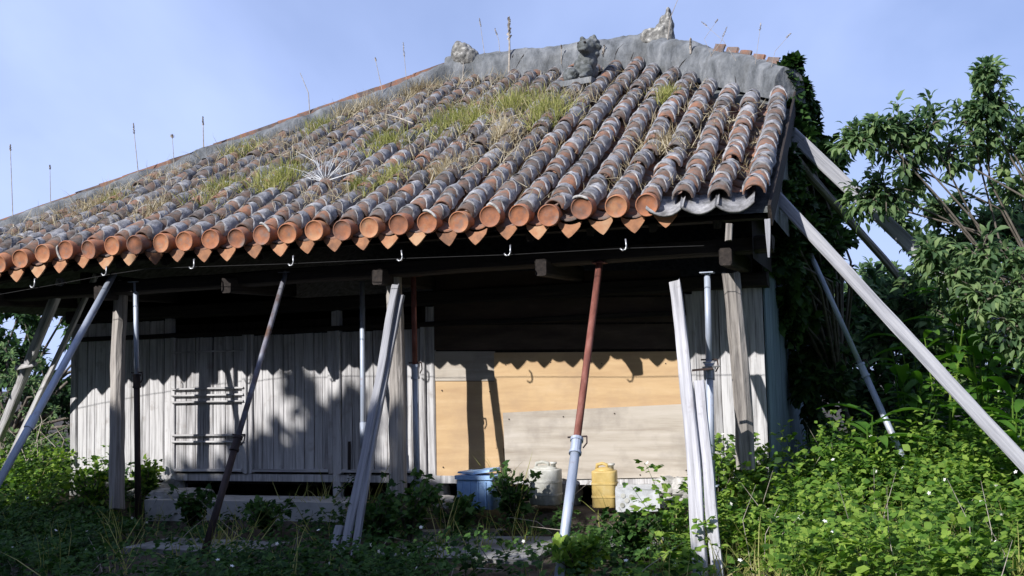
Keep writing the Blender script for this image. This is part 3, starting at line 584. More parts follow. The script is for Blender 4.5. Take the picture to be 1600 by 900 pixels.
# braces against the right end of the house
GR = 'raking braces against the right end wall'
def rake(name, label, top, far_, wdt, mt, kind, y_top, zt=None, x_top=None, foot_px=None):
    a = at(*top, 0, x_top); f = at(*foot_px, 2, ground_z(2.4, 1.)+.02)
    return a, f
a = at(1236, 208, 0, .02); f = at(1900, 832, 2, 0.)
e = empty('timber_brace', f, 'highest raking timber on the right, thick, dark grey above and pale below, against the sky', 'timber brace', GR); beam('beam', f, a, .13, .10, M['brace'], e, .006, 20)
a = at(1234, 238, 0, .02); f = at(1650, 712, 2, 0.)
e = empty('timber_brace', f, 'second raking pole on the right, thin grey and vanishing into the leaves', 'timber brace', GR); beam('beam', f, a, .085, .085, M['post'], e, .006, 20, bev=.3)
a = at(1213, 306, 0, -.0); f = at(1770, 909, 2, 0.)
e = empty('timber_brace', f, 'longest raking square timber running from the eave corner to the right edge', 'timber brace', GR); beam('beam', f, a, .10, .075, M['brace'], e, .004, 20)
steel_prop(at(1458, 819, 2, .0), at(1238, 335, 0, .0), .47, .03, M['pipe'], M['pipe'], 'slim raking steel pipe lit at its foot among the broad leaves', GR)

# ================================================================ LOOSE THINGS BY THE WALL
def smooth_box(b, c, h, r, mw=None, mi=0, n=3):
    """box with rounded upright edges"""
    pts = []
    for sx, sy, a0 in ((1, 1, 0), (-1, 1, 90), (-1, -1, 180), (1, -1, 270)):
        for k in range(n+1): t = R_(a0+90*k/n); pts.append((c[0]+sx*(h[0]-r)+r*math.cos(t), c[1]+sy*(h[1]-r)+r*math.sin(t)))
    m = len(pts); lv = [(-1, .93), (-.96, 1), (.9, 1), (.97, .97), (1, .88)]; vs = [(c[0]+(x-c[0])*s, c[1]+(y-c[1])*s, c[2]+h[2]*z) for z, s in lv for x, y in pts]
    if mw: vs = [mw @ Vector(v) for v in vs]
    b.add(vs, [(i*m+k, i*m+(k+1) % m, (i+1)*m+(k+1) % m, (i+1)*m+k) for i in range(len(lv)-1) for k in range(m)]+[tuple(range(m))[::-1], tuple((len(lv)-1)*m+k for k in range(m))], mi)
def crate():
    p = at(752, 790, 1, 1.0); e = empty('plastic_crate', (p.x, p.y, p.z), 'faded blue plastic crate with folded lid in shade beneath the plywood', 'crate'); T = Matrix.Translation(Vector((p.x, p.y, p.z-.02))) @ Matrix.Rotation(R_(-6), 4, 'Z')
    b = MB(); smooth_box(b, (0, 0, .15), (.185, .14, .15), .03); b.build('body', M['blue'], e, T, True)
    for x in (-.12, -.04, .04, .12): b = MB(); b.box((x, -.143, .13), (.007, .006, .12)); b.build('rib', M['blue'], e, T)
    b = MB(); smooth_box(b, (0, 0, .285), (.2, .155, .018), .03); b.build('rim', M['blue'], e, T)
    b = MB(); b.box((-.09, 0, .325), (.085, .13, .012), jit=.008); b.box((.1, .01, .33), (.075, .12, .012), Matrix.Rotation(R_(-6), 4, 'Y'), jit=.008); b.build('lid', M['blue'], e, T)
crate()
def jug(px, py, yy, wd, dp, ht, mt, label, rot):
    p = at(px, py, 1, yy); e = empty('jerrycan', p, label, 'jerrycan', 'old plastic jerrycans by the wall'); T = Matrix.Translation(p) @ Matrix.Rotation(R_(rot), 4, 'Z')
    b = MB(); smooth_box(b, (0, 0, ht*.42), (wd/2, dp/2, ht*.42), wd*.24, n=5)
    for v in range(len(b.v)):
        x, y, z = b.v[v]; q = 1-.03*math.sin(z*50); b.v[v] = (x*q, y*q, z)
    o = b.build('body', mt, e, T, True)
    for zz in (.25, .55): b = MB(); smooth_box(b, (0, 0, ht*zz), (wd/2+.004, dp/2+.004, .008), wd*.24, n=5); b.build('rib', mt, e, T)
    b = MB(); b.ball((0, 0, ht*.84), (wd*.4, dp*.38, ht*.08), 14, 8); b.build('shoulder', mt, e, T, True)
    b = MB(); b.tube([(-wd*.3, 0, ht*.86), (-wd*.28, 0, ht*.97), (-wd*.08, 0, ht*1.0), (wd*.1, 0, ht*.97), (wd*.12, 0, ht*.88)], .016, 8); b.build('handle', mt, e, T, True)
    b = MB(); b.tube([(wd*.28, 0, ht*.86), (wd*.28, 0, ht*.95), (wd*.28, 0, ht*.955), (wd*.28, 0, ht*1.0)], [.022, .022, .032, .032], 12); b.build('cap', M['whitep'], e, T, True)
jug(946, 792, 1.15, .225, .2, .385, M['yellow'], 'yellowed plastic jerrycan standing in the sun by the wall', 8)
jug(853, 788, 1.2, .30, .2, .385, M['whitep'], 'dirty white wide jerrycan half hidden by weeds', -5)
def foam():
    p = at(996, 797, 1, .95); e = empty('foam_box', p, 'white polystyrene box with round hollows lying beside the yellow jerrycan', 'box'); T = Matrix.Translation(p) @ Matrix.Rotation(R_(14), 4, 'Z')
    b = MB(); b.box((0, 0, .095), (.185, .14, .095), jit=.006); b.build('body', M['foam'], e, T)
    for x, z in ((-.12, .14), (-.05, .13), (-.13, .06), (-.05, .055), (-.09, .1)):
        b = MB(); b.tube([(x, -.139, z), (x, -.146, z)], .021, 10); b.tube([(x, -.1461, z), (x, -.1465, z)], .013, 8); b.build('hollow', M['whitep'], e, T, False)
    b = MB(); b.box((.02, 0, .196), (.19, .145, .009), jit=.004); b.build('lid', M['foam'], e, T)
foam()
for k, (px, py, a, l, mt) in enumerate([(662, 778, .05, 'small tan stone on the left below the orange plywood', M['ply2']), (690, 790, .06, 'flat pale slab fragment beside the blue crate', M['rubble'])]):
    p = at(px, py, 1, 1.0); tag(rock(p, (a*1.5, a, a*.6), k+40, 'stone', None, mt), l, 'stone')
# concrete step and apron slabs
z = .2; a = at(250, 774, 1, .95); bb = at(530, 775, 1, .95)
b = MB(); b.box(((a.x+bb.x)/2-.05, 1.12, .1), ((bb.x-a.x)/2+.12, .19, .155), jit=.01); o = tag(b.build('concrete_step', M['step']), 'long low concrete step below the plank doors, dark gap above it', 'step')
# white stone wedge lit by the sun at the step's end
p = at(280, 768, 1, 1.2); tag(rock((p.x, p.y, p.z-.02), (.36, .16, .06), 71, 'stone_slab', None, M['rubble']), 'sunlit white stone slab at the left end of the concrete step', 'stone')
def slab(x0, x1, y0, y1, lab):
    b = MB(); z = max(ground_z((x0+x1)/2, (y0+y1)/2), 0)+.0; b.box(((x0+x1)/2, (y0+y1)/2, z), ((x1-x0)/2, (y1-y0)/2, .035), jit=.02)
    o = b.build('paving_slab', M['conc']); tag(o, lab, 'paving slab', 'worn concrete slabs in the yard')
slab(-5.3, -4.1, -.75, -.1, 'worn slab in front of the concrete step, edge toward the camera'); slab(-3.1, -1.75, -.6, .5, 'worn slab left of the rusty red prop, among dark weeds'); slab(-1.5, -.7, .1, .75, 'worn slab in front of the foam box, right of the red prop'); slab(1.2, 2.6, -1.4, -.75, 'grey slab at the lower right corner, edged with gravel'); slab(-3.3, -2.5, .6, .95, 'narrow slab just in front of the blue crate')

# ================================================================ PLANTS
def np3(v): return np.array([v[0], v[1], v[2]], float)
def tuft(P, N, n, h, spread, lean=.5):
    m = n; o = rdir(m, .9); o[:, 2] = np.abs(o[:, 2])+lean; base = P+rs.normal(size=(m, 3))*np.array([spread, spread, .01]); L_ = h*rs.uniform(.5, 1.1, m)
    return base, o, L_
# --- low weeds: many small stems with three-lobed leaves
def weeds(name, label, area, n, hmin, hmax, leaf, mt, size=(.045, .075), dens=None, fl=0):
    Ps, Fs, Ns, Ss = [], [], [], []; stem = MB(); fp = []
    cnt = 0
    while cnt < n:
        x, y = area(); 
        if x is None: continue
        k = dens(x, y) if dens else 1
        if rs.rand() > k: continue
        cnt += 1; z = ground_z(x, y); h = rs.uniform(hmin, hmax)*(.55+.45*k)*(.62+1.3*abs(mn.noise((x*1.3, y*1.3, 7)))); lean = rs.normal(size=2)*.22*h
        m = int(8+h*34); t = rs.rand(m)**.7
        base = np.array([x, y, z]); P = base+np.stack([lean[0]*t**1.5, lean[1]*t**1.5, h*t], 1)
        a = rs.rand(m)*6.283; out = np.stack([np.cos(a), np.sin(a), rs.uniform(-.1, .7, m)], 1); r = rs.uniform(.02, .13, m)*(1.1-t*.6)
        Ps.append(P+out*r[:, None]); Fs.append(out+rs.normal(size=(m, 3))*.25); nn = np.tile((0, 0, 1.), (m, 1))+rs.normal(size=(m, 3))*.35+np.array((-.12, -.25, 0)); Ns.append(nn); s = rs.uniform(size[0], size[1], m)*(1.1-.45*t); Ss.append(s)
        if rs.rand() < .5: stem.tube([base, base+np.array([lean[0]*.35, lean[1]*.35, h*.5]), base+np.array([lean[0], lean[1], h])], [.004, .003, .0015], 3, False)
        if rs.rand() < fl: fp.append(base+np.array([lean[0], lean[1], h+.03]))
    P = np.concatenate(Ps); Fd = np.concatenate(Fs); N = np.concatenate(Ns); s = np.concatenate(Ss)
    V, F = scatter(leaf, P, frames(Fd, N), np.stack([s, s*1.15, s], 1)); parts = [(V, F, 0)]
    sv = np.array(stem.v); sf = np.array([q for f in stem.f for q in ((f[0], f[1], f[2]), (f[0], f[2], f[3]))]); parts.append((sv, sf, 1))
    o = npobj(name, parts, [mt, M['weedd']]); tag(o, label, 'weeds', kind='stuff')
    if fp:
        fp = np.array(fp); m = len(fp); V, F = scatter(DAISY, fp, frames(rdir(m), np.tile((-.3, -.6, .8), (m, 1))+rs.normal(size=(m, 3))*.3), np.tile(np.array([[.034, .034, .034]]), (m, 1)))
        o = npobj('weed_flowers', [(V, F, 0)], [M['petal']]); tag(o, 'tiny white daisy heads scattered over the '+('sunny' if mt == M['weed'] else 'shaded')+' weeds', 'flowers', kind='stuff')
def A_right():
    y = rs.uniform(-2.0, 4.5); x = rs.uniform(-.75+.1*max(0, y), 3.6+.4*max(0, y))
    if y > 1.3: x = max(x, .05+rs.rand()*.3)
    return x, y
def d_right(x, y):
    if y < -.7 and x < .15: return .12
    q = .55+1.1*mn.noise((x*.9, y*.9, 21))
    if q < .35 and y < 1: return .35
    if x > 1.0 and y < -.75 and y > -1.5: return .12
    return 1.
weeds('sunny_weeds', 'bright green knee high weeds filling the right hand side', A_right, 1250, .24, .62, TRI, M['weed'], (.055, .12), d_right, .1)
weeds('tall_weeds', 'taller light green stems with narrow leaves standing among the sunny weeds', A_right, 330, .45, .8, LEAF, M['weed'], (.05, .09), lambda x, y: .15 if (y < 0 and x < .3) else 1, .1)
def A_left():
    y = rs.uniform(-2.4, 1.25); return rs.uniform(-8.6, -.55), y
def d_left(x, y):
    q = mn.noise((x*.8, y*.9, 3))+.15
    d = .25+.9*max(0, q)
    if -3.2 < x < -1.6 and -.7 < y < .6: d *= .18
    if -6.2 < x < -4 and -.1 < y < 1.2: d *= .12
    if -5.4 < x < -4.0 and -.8 < y < 0: d *= .25
    if -2.7 < x < -.8 and y > .75: d *= .25
    if y > .95 and x > -6.6: d *= .15
    if y < -.9: d = max(d, .38)
    for a0, a1, b0, b1 in ((-3.95, -3.0, -1.1, .0), (-4.95, -4.1, -1.9, -.65), (-1.9, -.9, -2.2, -.85), (-.9, 0, -2.2, -.7)):
        if a0 < x < a1 and b0 < y < b1: d *= .12
    return min(1, d)
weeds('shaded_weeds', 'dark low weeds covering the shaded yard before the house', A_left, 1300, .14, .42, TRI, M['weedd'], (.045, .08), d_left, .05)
def A_l2():
    return rs.uniform(-12, -7.2), rs.uniform(-1, 3.2)
weeds('corner_weeds', 'mid green weeds and low bushes at the left corner of the house', A_l2, 520, .3, .75, TRI, M['weed'], (.06, .1))
def A_gr():
    return rs.uniform(.3, 9), rs.uniform(4, 12)
weeds('rear_weeds', 'deep green undergrowth behind the sunny weeds on the right', A_gr, 420, .5, 1.1, LEAF, M['tree2'], (.09, .15))

its = []
for k in range(420):
    x, y = A_right() if k % 7 else A_left(); its.append(tuft(np.array([x, y, ground_z(x, y)]), None, 9, rs.uniform(.25, .6), .04, .5))
P_ = np.concatenate([i[0] for i in its]); O_ = np.concatenate([i[1] for i in its]); L_ = np.concatenate([i[2] for i in its]); V, F = scatter(BLADE, P_, frames(O_, rdir(len(P_))), np.stack([np.full(len(P_), .009), L_, L_], 1))
tag(npobj('yard_grass', [(V, F, 0)], [M['grass']]), 'long thin grass blades mixed into the weeds of the yard', 'grass', kind='stuff')
b = MB()
for k in range(60):
    x, y = A_right(); z = ground_z(x, y); h = rs.uniform(.35, .75); p = Vector((x, y, z)); q = p+Vector((rs.normal()*.06, rs.normal()*.06, h*.6)); b.tube([p, q, q+Vector((rs.normal()*.1, rs.normal()*.08, h*.4))], [.0035, .003, .001], 3, False)
for k in range(45):
    x, y = A_left(); z = ground_z(x, y); a = rs.rand()*6.3; p = Vector((x, y, z+.05)); b.tube([p, p+Vector((math.cos(a)*.15, math.sin(a)*.15, .12)), p+Vector((math.cos(a)*.4, math.sin(a)*.4, rs.uniform(.02, .35)))], [.0035, .003, .001], 3, False)
tag(b.build('dead_stems', M['twig']), 'bleached dead stems sticking out of the weeds', 'weeds', kind='stuff')
# --- bushes in front of the wall that can be told apart
def bush(name, label, cat, x, y, h, wd, n, leaf, size, mt, group=None, twigs=14, z0=None, up=.5):
    z = ground_z(x, y) if z0 is None else z0; b = MB(); Ps, Fs = [], []
    for k in range(twigs):
        a = rs.rand()*6.283; r = wd*rs.uniform(.3, 1); top = np.array([r*math.cos(a), r*math.sin(a)*.7, h*rs.uniform(.6, 1)]); mid = top*np.array([.35, .35, .6])
        b.tube([(0, 0, 0), mid, top], [.009, .006, .002], 4, False); m = n//twigs; t = rs.uniform(.25, 1, m)[:, None]
        c = (1-t)**2*0+2*t*(1-t)*mid+t*t*top; o = rdir(m, up); Ps.append(c+o*rs.uniform(.01, .1, (m, 1))*wd*1.2); Fs.append(o)
    P = np.concatenate(Ps); Fd = np.concatenate(Fs); s = rs.uniform(size[0], size[1], len(P)); V, F = scatter(leaf, P, frames(Fd, np.tile((-.1, -.3, 1.), (len(P), 1))+rs.normal(size=(len(P), 3))*.35), np.stack([s, s*1.2, s], 1))
    e = empty(name, (x, y, z), label, cat, group); T = Matrix.Translation(Vector((x, y, z)))
    place(bpy.data.objects.new('foliage', npmesh('foliage', [(V, F, 0)], [mt])), e, T); b.build('stems', M['bark'], e, T)
    return e
GB = 'young bushes against the house wall'
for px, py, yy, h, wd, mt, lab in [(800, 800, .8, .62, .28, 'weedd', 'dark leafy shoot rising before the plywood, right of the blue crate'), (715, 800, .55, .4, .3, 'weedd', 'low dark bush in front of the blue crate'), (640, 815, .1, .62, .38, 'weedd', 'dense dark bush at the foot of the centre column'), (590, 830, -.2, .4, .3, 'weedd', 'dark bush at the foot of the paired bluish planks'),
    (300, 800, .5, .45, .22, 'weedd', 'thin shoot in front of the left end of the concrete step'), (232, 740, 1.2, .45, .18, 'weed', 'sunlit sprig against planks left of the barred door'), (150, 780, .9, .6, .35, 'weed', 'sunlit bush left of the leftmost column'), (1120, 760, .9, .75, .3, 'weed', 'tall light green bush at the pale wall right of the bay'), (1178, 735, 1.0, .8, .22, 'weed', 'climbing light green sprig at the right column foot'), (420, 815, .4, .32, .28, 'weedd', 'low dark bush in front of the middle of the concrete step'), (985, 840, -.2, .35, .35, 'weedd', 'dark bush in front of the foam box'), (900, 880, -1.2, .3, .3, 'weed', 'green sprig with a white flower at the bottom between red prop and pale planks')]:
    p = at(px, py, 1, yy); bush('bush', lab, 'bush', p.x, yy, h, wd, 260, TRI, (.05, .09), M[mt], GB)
# --- broad leaved ginger plants
def ginger(x, y, h, n, label):
    z = ground_z(x, y); e = empty('ginger_plant', (x, y, z), label, 'plant', 'broad leaved ginger plants on the right'); T = Matrix.Translation(Vector((x, y, z))); st = MB(); lv = MB()
    for k in range(n):
        a = rs.rand()*6.283; le = h*.35*rs.rand(); top = Vector((le*math.cos(a), le*math.sin(a), h*rs.uniform(.7, 1))); st.tube([(0.03*math.cos(a), .03*math.sin(a), 0), top*.5+Vector((0, 0, .08)), top], [.014, .01, .005], 5, False)
        for q in range(8):
            t = .3+.7*q/7; p = top*t; ang = a+math.pi*(q % 2)+rs.normal()*.5; d = Vector((math.cos(ang), math.sin(ang), .55+rs.normal()*.2)).normalized(); Ln = rs.uniform(.4, .66); wdt = Ln*.21; side = d.cross(Vector((0, 0, 1))).normalized(); vs = []; m = 7
            for i in range(m+1):
                s = i/m; c = p+d*Ln*s+Vector((0, 0, -.42*Ln*s*s)); ww = wdt*math.sin(math.pi*min(1, s*.93+.05))**.75*.5; up = Vector((0, 0, ww*.35)); vs += [c+side*ww+up, c, c-side*ww+up]
            lv_ = MB(); lv_.add(vs, [(3*i+j, 3*i+j+1, 3*i+j+4, 3*i+j+3) for i in range(m) for j in (0, 1)]); lv_.build('leaf', M['ginger'], e, T, True)
    st.build('stems', M['weed'], e, T)
for x, y, h, n, lab in [(.62, 1.9, .95, 2, 'low broad leaved plant whose pale leaves spread beside the pipe foot'), (.95, 2.6, 1.25, 3, 'broad leaved clump under the long square timber'), (1.3, 3.3, 1.9, 4, 'broad leaved clump with upright blades behind the long timber'), (1.62, 2.5, 1.6, 4, 'tall broad leaved clump near the right edge'), (1.75, 3.7, 2.4, 5, 'tallest broad leaved clump behind, near the right edge'), (1.1, 4.4, 1.7, 4, 'broad leaved clump half lost in the dark undergrowth'), (1.75, 1.4, 1.0, 3, 'short broad leaved clump cut by the right edge')]: ginger(x, y, h, n, lab)

# --- trees built from leaf sprays
def tree(name, label, cat, base, clusters, mt, leaf=LEAF, size=(.08, .14), per=220, tw=12, trunk=.07, group=None, droop=-.25, bark='bark', fork=.35, drp=.5, aspect=1.9, barkcol=None):
    base = np3(base); e = empty(name, base, label, cat, group); T = Matrix.Translation(Vector(base)); b = MB(); Ps, Fs = [], []
    cs = [(np3(c[:3]), c[3]) for c in clusters]; ctr = sum(c for c, r in cs)/len(cs); hub = base*(1-fork)+ctr*fork; hub[2] = base[2]+(ctr[2]-base[2])*fork
    b.tube([base-base, (hub-base)*.5+rs.normal(size=3)*.05*trunk*10, hub-base], [trunk, trunk*.8, trunk*.6], 8)
    for c, r in cs:
        d = c-hub; mid = hub+d*.5+np.array([0, 0, .12*np.linalg.norm(d)])+rs.normal(size=3)*.08*np.linalg.norm(d)
        b.tube([hub-base, mid-base, c-base], [trunk*.45, trunk*.28, trunk*.12+.004], 5, False)
        for k in range(tw):
            o = rdir(1, .25)[0]; L_ = r*rs.uniform(.55, 1.15); tip = c+o*L_; md = c+o*L_*.55+np.array([0, 0, .12*L_]); b.tube([c-base, md-base, tip-base], [.011, .007, .003], 4, False)
            m = per//tw; t = rs.uniform(.2, 1.05, m)[:, None]; P = (1-t)**2*c+2*t*(1-t)*md+t*t*tip; s_ = rdir(m); Fd = o*.6+s_*.9; Fd[:, 2] += droop; Ps.append(P-base+s_*.03); Fs.append(Fd)
    P = np.concatenate(Ps); Fd = np.concatenate(Fs); s = rs.uniform(size[0], size[1], len(P)); N = np.tile((-.1, -.25, 1.), (len(P), 1))+rs.normal(size=(len(P), 3))*.3
    V, F = scatter(leaf, P, frames(Fd, N), np.stack([s/aspect*1.1, s, s], 1))
    place(bpy.data.objects.new('crown', npmesh('crown', [(V, F, 0)], [mt])), e, T); b.build('trunk', M[bark], e, T, True); return e
def C_(l): return [(*at(px, py, 1, yy), r) for px, py, yy, r in l]
GT = 'trees on the right'
tree('leafy_tree', 'near leafy tree on the right with drooping sprays reaching left over the braces', 'tree', (3.2, 2.8, 0), C_([(1345, 222, 1.6, .2), (1372, 205, 1.7, .22), (1408, 218, 1.8, .3), (1450, 205, 1.9, .34), (1385, 300, 2.0, .28), (1350, 312, 2.0, .2), (1430, 270, 2.2, .3), (1480, 240, 2.1, .34), (1520, 215, 2.3, .32), (1540, 150, 2.2, .2), (1538, 118, 2.2, .16), (1545, 185, 2.2, .2), (1570, 235, 2.5, .34), (1600, 200, 2.4, .36), (1620, 260, 2.4, .36), (1590, 300, 2.6, .3), (1650, 160, 2.6, .4), (1455, 405, 1.3, .18), (1490, 435, 1.3, .22), (1530, 400, 1.4, .24), (1540, 470, 1.2, .24), (1590, 440, 1.4, .28), (1580, 510, 1.2, .26), (1620, 480, 1.3, .3), (1610, 550, 1.2, .2)]), M['tree'], LANCE, (.075, .115), 240, 13, .035, GT, drp=.5, bark='bark', aspect=2.4)
tree('leafy_tree', 'lower leafy tree beneath the first, sky showing through its twigs', 'tree', (4.4, 4.6, 0), C_([(1400, 345, 3.2, .22), (1440, 385, 3.2, .3), (1480, 330, 3.0, .26), (1500, 385, 3.2, .36), (1545, 350, 3.1, .3), (1560, 410, 3.2, .4), (1610, 370, 3.2, .4), (1470, 430, 3.4, .36), (1530, 460, 3.4, .42), (1600, 450, 3.3, .44), (1650, 420, 3.3, .5)]), M['tree'], LEAF, (.07, .12), 300, 14, .03, GT, bark='bark')
tree('leafy_tree', 'dense tree crown near the right edge behind the square timber', 'tree', (4.4, 5.4, 0), C_([(1400, 470, 5.4, .3), (1450, 480, 5.0, .45), (1510, 500, 5., .5), (1580, 510, 5., .55), (1640, 500, 5, .6), (1480, 560, 5., .5), (1560, 580, 5, .6), (1620, 600, 5, .6), (1400, 530, 5.2, .4)]), M['tree'], LEAF, (.1, .17), 420, 14, .07, GT)
# dark thicket between the ivy and the trees
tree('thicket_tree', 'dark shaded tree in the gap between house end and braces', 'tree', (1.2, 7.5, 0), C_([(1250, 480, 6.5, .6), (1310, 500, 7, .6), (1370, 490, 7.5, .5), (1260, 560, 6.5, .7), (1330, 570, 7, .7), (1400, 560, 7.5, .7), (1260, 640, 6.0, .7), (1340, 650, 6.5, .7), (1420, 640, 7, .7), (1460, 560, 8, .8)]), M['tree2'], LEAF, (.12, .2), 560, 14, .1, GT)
tree('background_tree', 'round topped tree on the skyline left of the near leafy tree', 'tree', (3.5, 14, 0), C_([(1375, 452, 13, .55), (1400, 470, 13, .7), (1345, 480, 13, .6), (1440, 480, 14, .8), (1330, 530, 13, .9), (1420, 540, 13, 1.)]), M['tree'], LEAF, (.14, .22), 560, 14, .12, 'trees on the skyline')
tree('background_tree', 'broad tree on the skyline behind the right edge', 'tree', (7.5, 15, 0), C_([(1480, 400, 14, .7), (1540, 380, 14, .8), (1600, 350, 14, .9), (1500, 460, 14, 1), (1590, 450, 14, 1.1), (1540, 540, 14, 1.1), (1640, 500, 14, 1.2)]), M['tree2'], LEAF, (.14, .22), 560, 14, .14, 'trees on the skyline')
# ivy climbing the end of the house
def ivy():
    base = Vector((.45, 4.3, 0)); cl = C_([(1234, 108, 3.15, .1), (1226, 120, 3.1, .07), (1250, 165, 3.5, .13), (1262, 165, 3.7, .12), (1262, 215, 3.8, .25), (1268, 260, 3.9, .32), (1272, 310, 3.9, .36), (1262, 360, 3.9, .42), (1268, 415, 3.9, .42), (1290, 250, 4.1, .2), (1296, 320, 4.1, .16), (1245, 300, 3.6, .3), (1248, 380, 3.6, .34), (1262, 470, 3.9, .5), (1250, 540, 3.6, .5), (1262, 600, 3.4, .5), (1240, 450, 3.3, .35), (1240, 230, 3.6, .2), (1280, 380, 4.2, .36), (1290, 440, 4.3, .34), (1250, 150, 3.2, .13), (1244, 185, 2.9, .14), (1246, 225, 2.7, .17), (1244, 270, 2.6, .2), (1240, 320, 2.5, .22), (1236, 370, 2.5, .24), (1232, 420, 2.5, .24), (1236, 480, 2.8, .3), (1225, 345, 1.9, .14), (1222, 400, 1.9, .16), (1218, 310, 1.4, .09), (1226, 260, 2.1, .12), (1270, 340, 3.4, .3), (1275, 400, 3.4, .3), (1280, 290, 3.6, .22), (1262, 250, 3.4, .2)])
    tree('ivy_column', 'dark column of ivy climbing the right end of the house above the roof edge', 'ivy', base, cl, M['ivy'], LEAF, (.07, .12), 760, 12, .05, None, aspect=1.2)
ivy()
# left side beyond the house
tree('shrub_tree', 'dim shrub behind the left braces', 'tree', (-10.6, 3.2, 0), [(-10.8, 3, .9, .6), (-11.6, 3.2, 1.2, .6), (-9.9, 3.4, .7, .5), (-10.5, 3.6, 1.5, .5), (-12.4, 3.6, 1., .7), (-9.6, 2.6, .5, .4)], M['tree'], LEAF, (.06, .1), 560, 14, .04, 'shrubs on the left')
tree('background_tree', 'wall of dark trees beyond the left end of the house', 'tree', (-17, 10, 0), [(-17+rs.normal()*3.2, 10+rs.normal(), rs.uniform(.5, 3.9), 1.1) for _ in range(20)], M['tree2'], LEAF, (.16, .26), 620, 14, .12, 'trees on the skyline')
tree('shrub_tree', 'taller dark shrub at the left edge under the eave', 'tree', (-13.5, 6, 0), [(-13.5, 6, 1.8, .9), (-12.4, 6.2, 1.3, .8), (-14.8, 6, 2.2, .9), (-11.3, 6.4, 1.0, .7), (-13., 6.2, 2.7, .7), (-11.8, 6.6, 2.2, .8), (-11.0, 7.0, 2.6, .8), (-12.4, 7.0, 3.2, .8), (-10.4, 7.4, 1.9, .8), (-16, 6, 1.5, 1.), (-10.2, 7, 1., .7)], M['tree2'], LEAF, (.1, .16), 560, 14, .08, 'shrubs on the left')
b = MB()
for k in range(26):
    p = Vector((-9.3+rs.normal()*.45, 1.9+rs.normal()*.3, .3)); d = Vector((rs.normal()*.45, rs.normal()*.2, 1)).normalized(); Ln = rs.uniform(.5, 1.5); q = p+d*Ln*.5; b.tube([p, q, q+Vector((rs.normal()*.3, 0, .5*Ln*.6))], [.008, .006, .002], 4, False)
tag(b.build('bare_bush', M['twig']), 'leafless pale twiggy bush at the left end of the plank wall', 'bush')

# --- shade trees behind and left of the camera, which throw the shade over the left yard
def shade_tree(x, y, cl, lab): tree('shade_tree', lab, 'tree', (x, y, 0), [(x+a, y+b_, z, r) for a, b_, z, r in cl], M['tree2'], LEAF, (.24, .38), 620, 16, .16, 'trees behind the camera', fork=.6)
rs.seed(21)
TOP = [(-40, 10.8), (-15.6, 10.8), (-14.9, 9.0), (-14.2, 8.2), (-13.4, 8.1), (-12.6, 8.3), (-11.6, 8.6), (-10.8, 8.8), (-10.2, 8.75), (-9.6, 8.9), (-8.9, 8.9), (-8.5, 9.35), (-7.55, 9.5), (-7.3, 8.8), (-6.9, 8.5), (-6.2, 7.7), (-5.4, 7.4), (-4.6, 7.2), (-4.3, 6.2), (-4.1, 3.5)]
def top(x): return float(np.interp(x, [t[0] for t in TOP], [t[1] for t in TOP]))
def shade(name_x, x0, x1, lab):
    cl = []; x = x0+.3
    while x < x1:
        z = 1.2; T_ = top(x)-1.05
        while z < T_+.01: cl.append((x-name_x+rs.normal()*.12, rs.normal()*.35, z+rs.normal()*.08 if z < T_-.4 else T_, .62)); z += .8
        x += .62
    shade_tree(name_x, -9.6, cl, lab)
shade(-9.0, -10.9, -7.3, 'tallest shade tree, standing behind the camera on the left')
shade(-5.6, -7.2, -4.1, 'smaller shade tree nearest behind the camera')
shade(-12.7, -14.6, -10.9, 'shade tree left of the tallest one behind the camera')
shade(-17.6, -21.0, -14.6, 'shade tree farthest left behind the camera')
for k, (x, y, h) in enumerate([(2.6, -13.5, 11), (7.5, -13, 12), (12.5, -11.5, 11), (-1, -17, 9), (6, -18, 15), (-21.5, -9, 9)]):  # unseen trees added to block front sky and darken the under-eave
    cl = [(rs.normal()*1.5, rs.normal()*1.2, rs.uniform(1.5, h), 1.3) for _ in range(30)]
    tree('shade_tree', 'added sky-blocking tree, unseen behind the camera, '+['nearest the yard', 'to its right', 'farthest right', 'to its left', 'in the second rank', 'at the far left'][k], 'tree', (x, y, 0), [(x+a, y+b_, z, r) for a, b_, z, r in cl], M['tree2'], LEAF, (.35, .5), 420, 14, .2, 'trees behind the camera', fork=.5)

# ================================================================ ROOF GRASS
rs.seed(33)
def blades(name, label, items, mt, w_=.007, parent=None, kind='stuff', base=(0, 0, 0), cat='grass', group=None):
    P = np.concatenate([i[0] for i in items]); O = np.concatenate([i[1] for i in items]); L_ = np.concatenate([i[2] for i in items]); side = np.cross(O, rdir(len(P)))
    V, F = scatter(BLADE, P, frames(O, np.cross(side, O)*-1+np.array((0, -.2, .5))), np.stack([np.full(len(P), w_), L_, L_], 1)); return tag(npobj(name, [(V, F, 0)], [mt], parent, base), label, cat, group, kind)
items = []
for k in range(2500):      # dry grass, thick in a belt from the left corner up to the middle of the slope
    v = rs.uniform(.25, 5.2); lo = -9.0+.87*v; u = rs.uniform(lo, -.1)
    if v > vmax(u): continue
    dl = (u-lo); q = mn.noise((u*.9, v*.9, 12))*1.0+.42-.15*dl+(.25 if v < 4.2 else -.2)-(.55 if v < .55 else 0)
    if rs.rand() > q: 
        if rs.rand() > .06 or u < -7: continue
    p = np3(S(u, v, .02)); items.append(tuft(p, None, rs.randint(6, 14), rs.uniform(.12, .3), .07, rs.uniform(-.45, .4)))
blades('dry_roof_grass', 'matted straw coloured grass over the left and middle of the tiles', items, M['straw'], .0065)
items = []
for k in range(500):
    i = rs.randint(0, 34); u = (i-8-26.3+.5)*PITCH; v = rs.uniform(.3, 5)
    if v > vmax(u)-.1 or rs.rand() < .2: continue
    items.append(tuft(np3(S(u, v, -.03)), None, rs.randint(4, 10), rs.uniform(.07, .16), .035, .3))
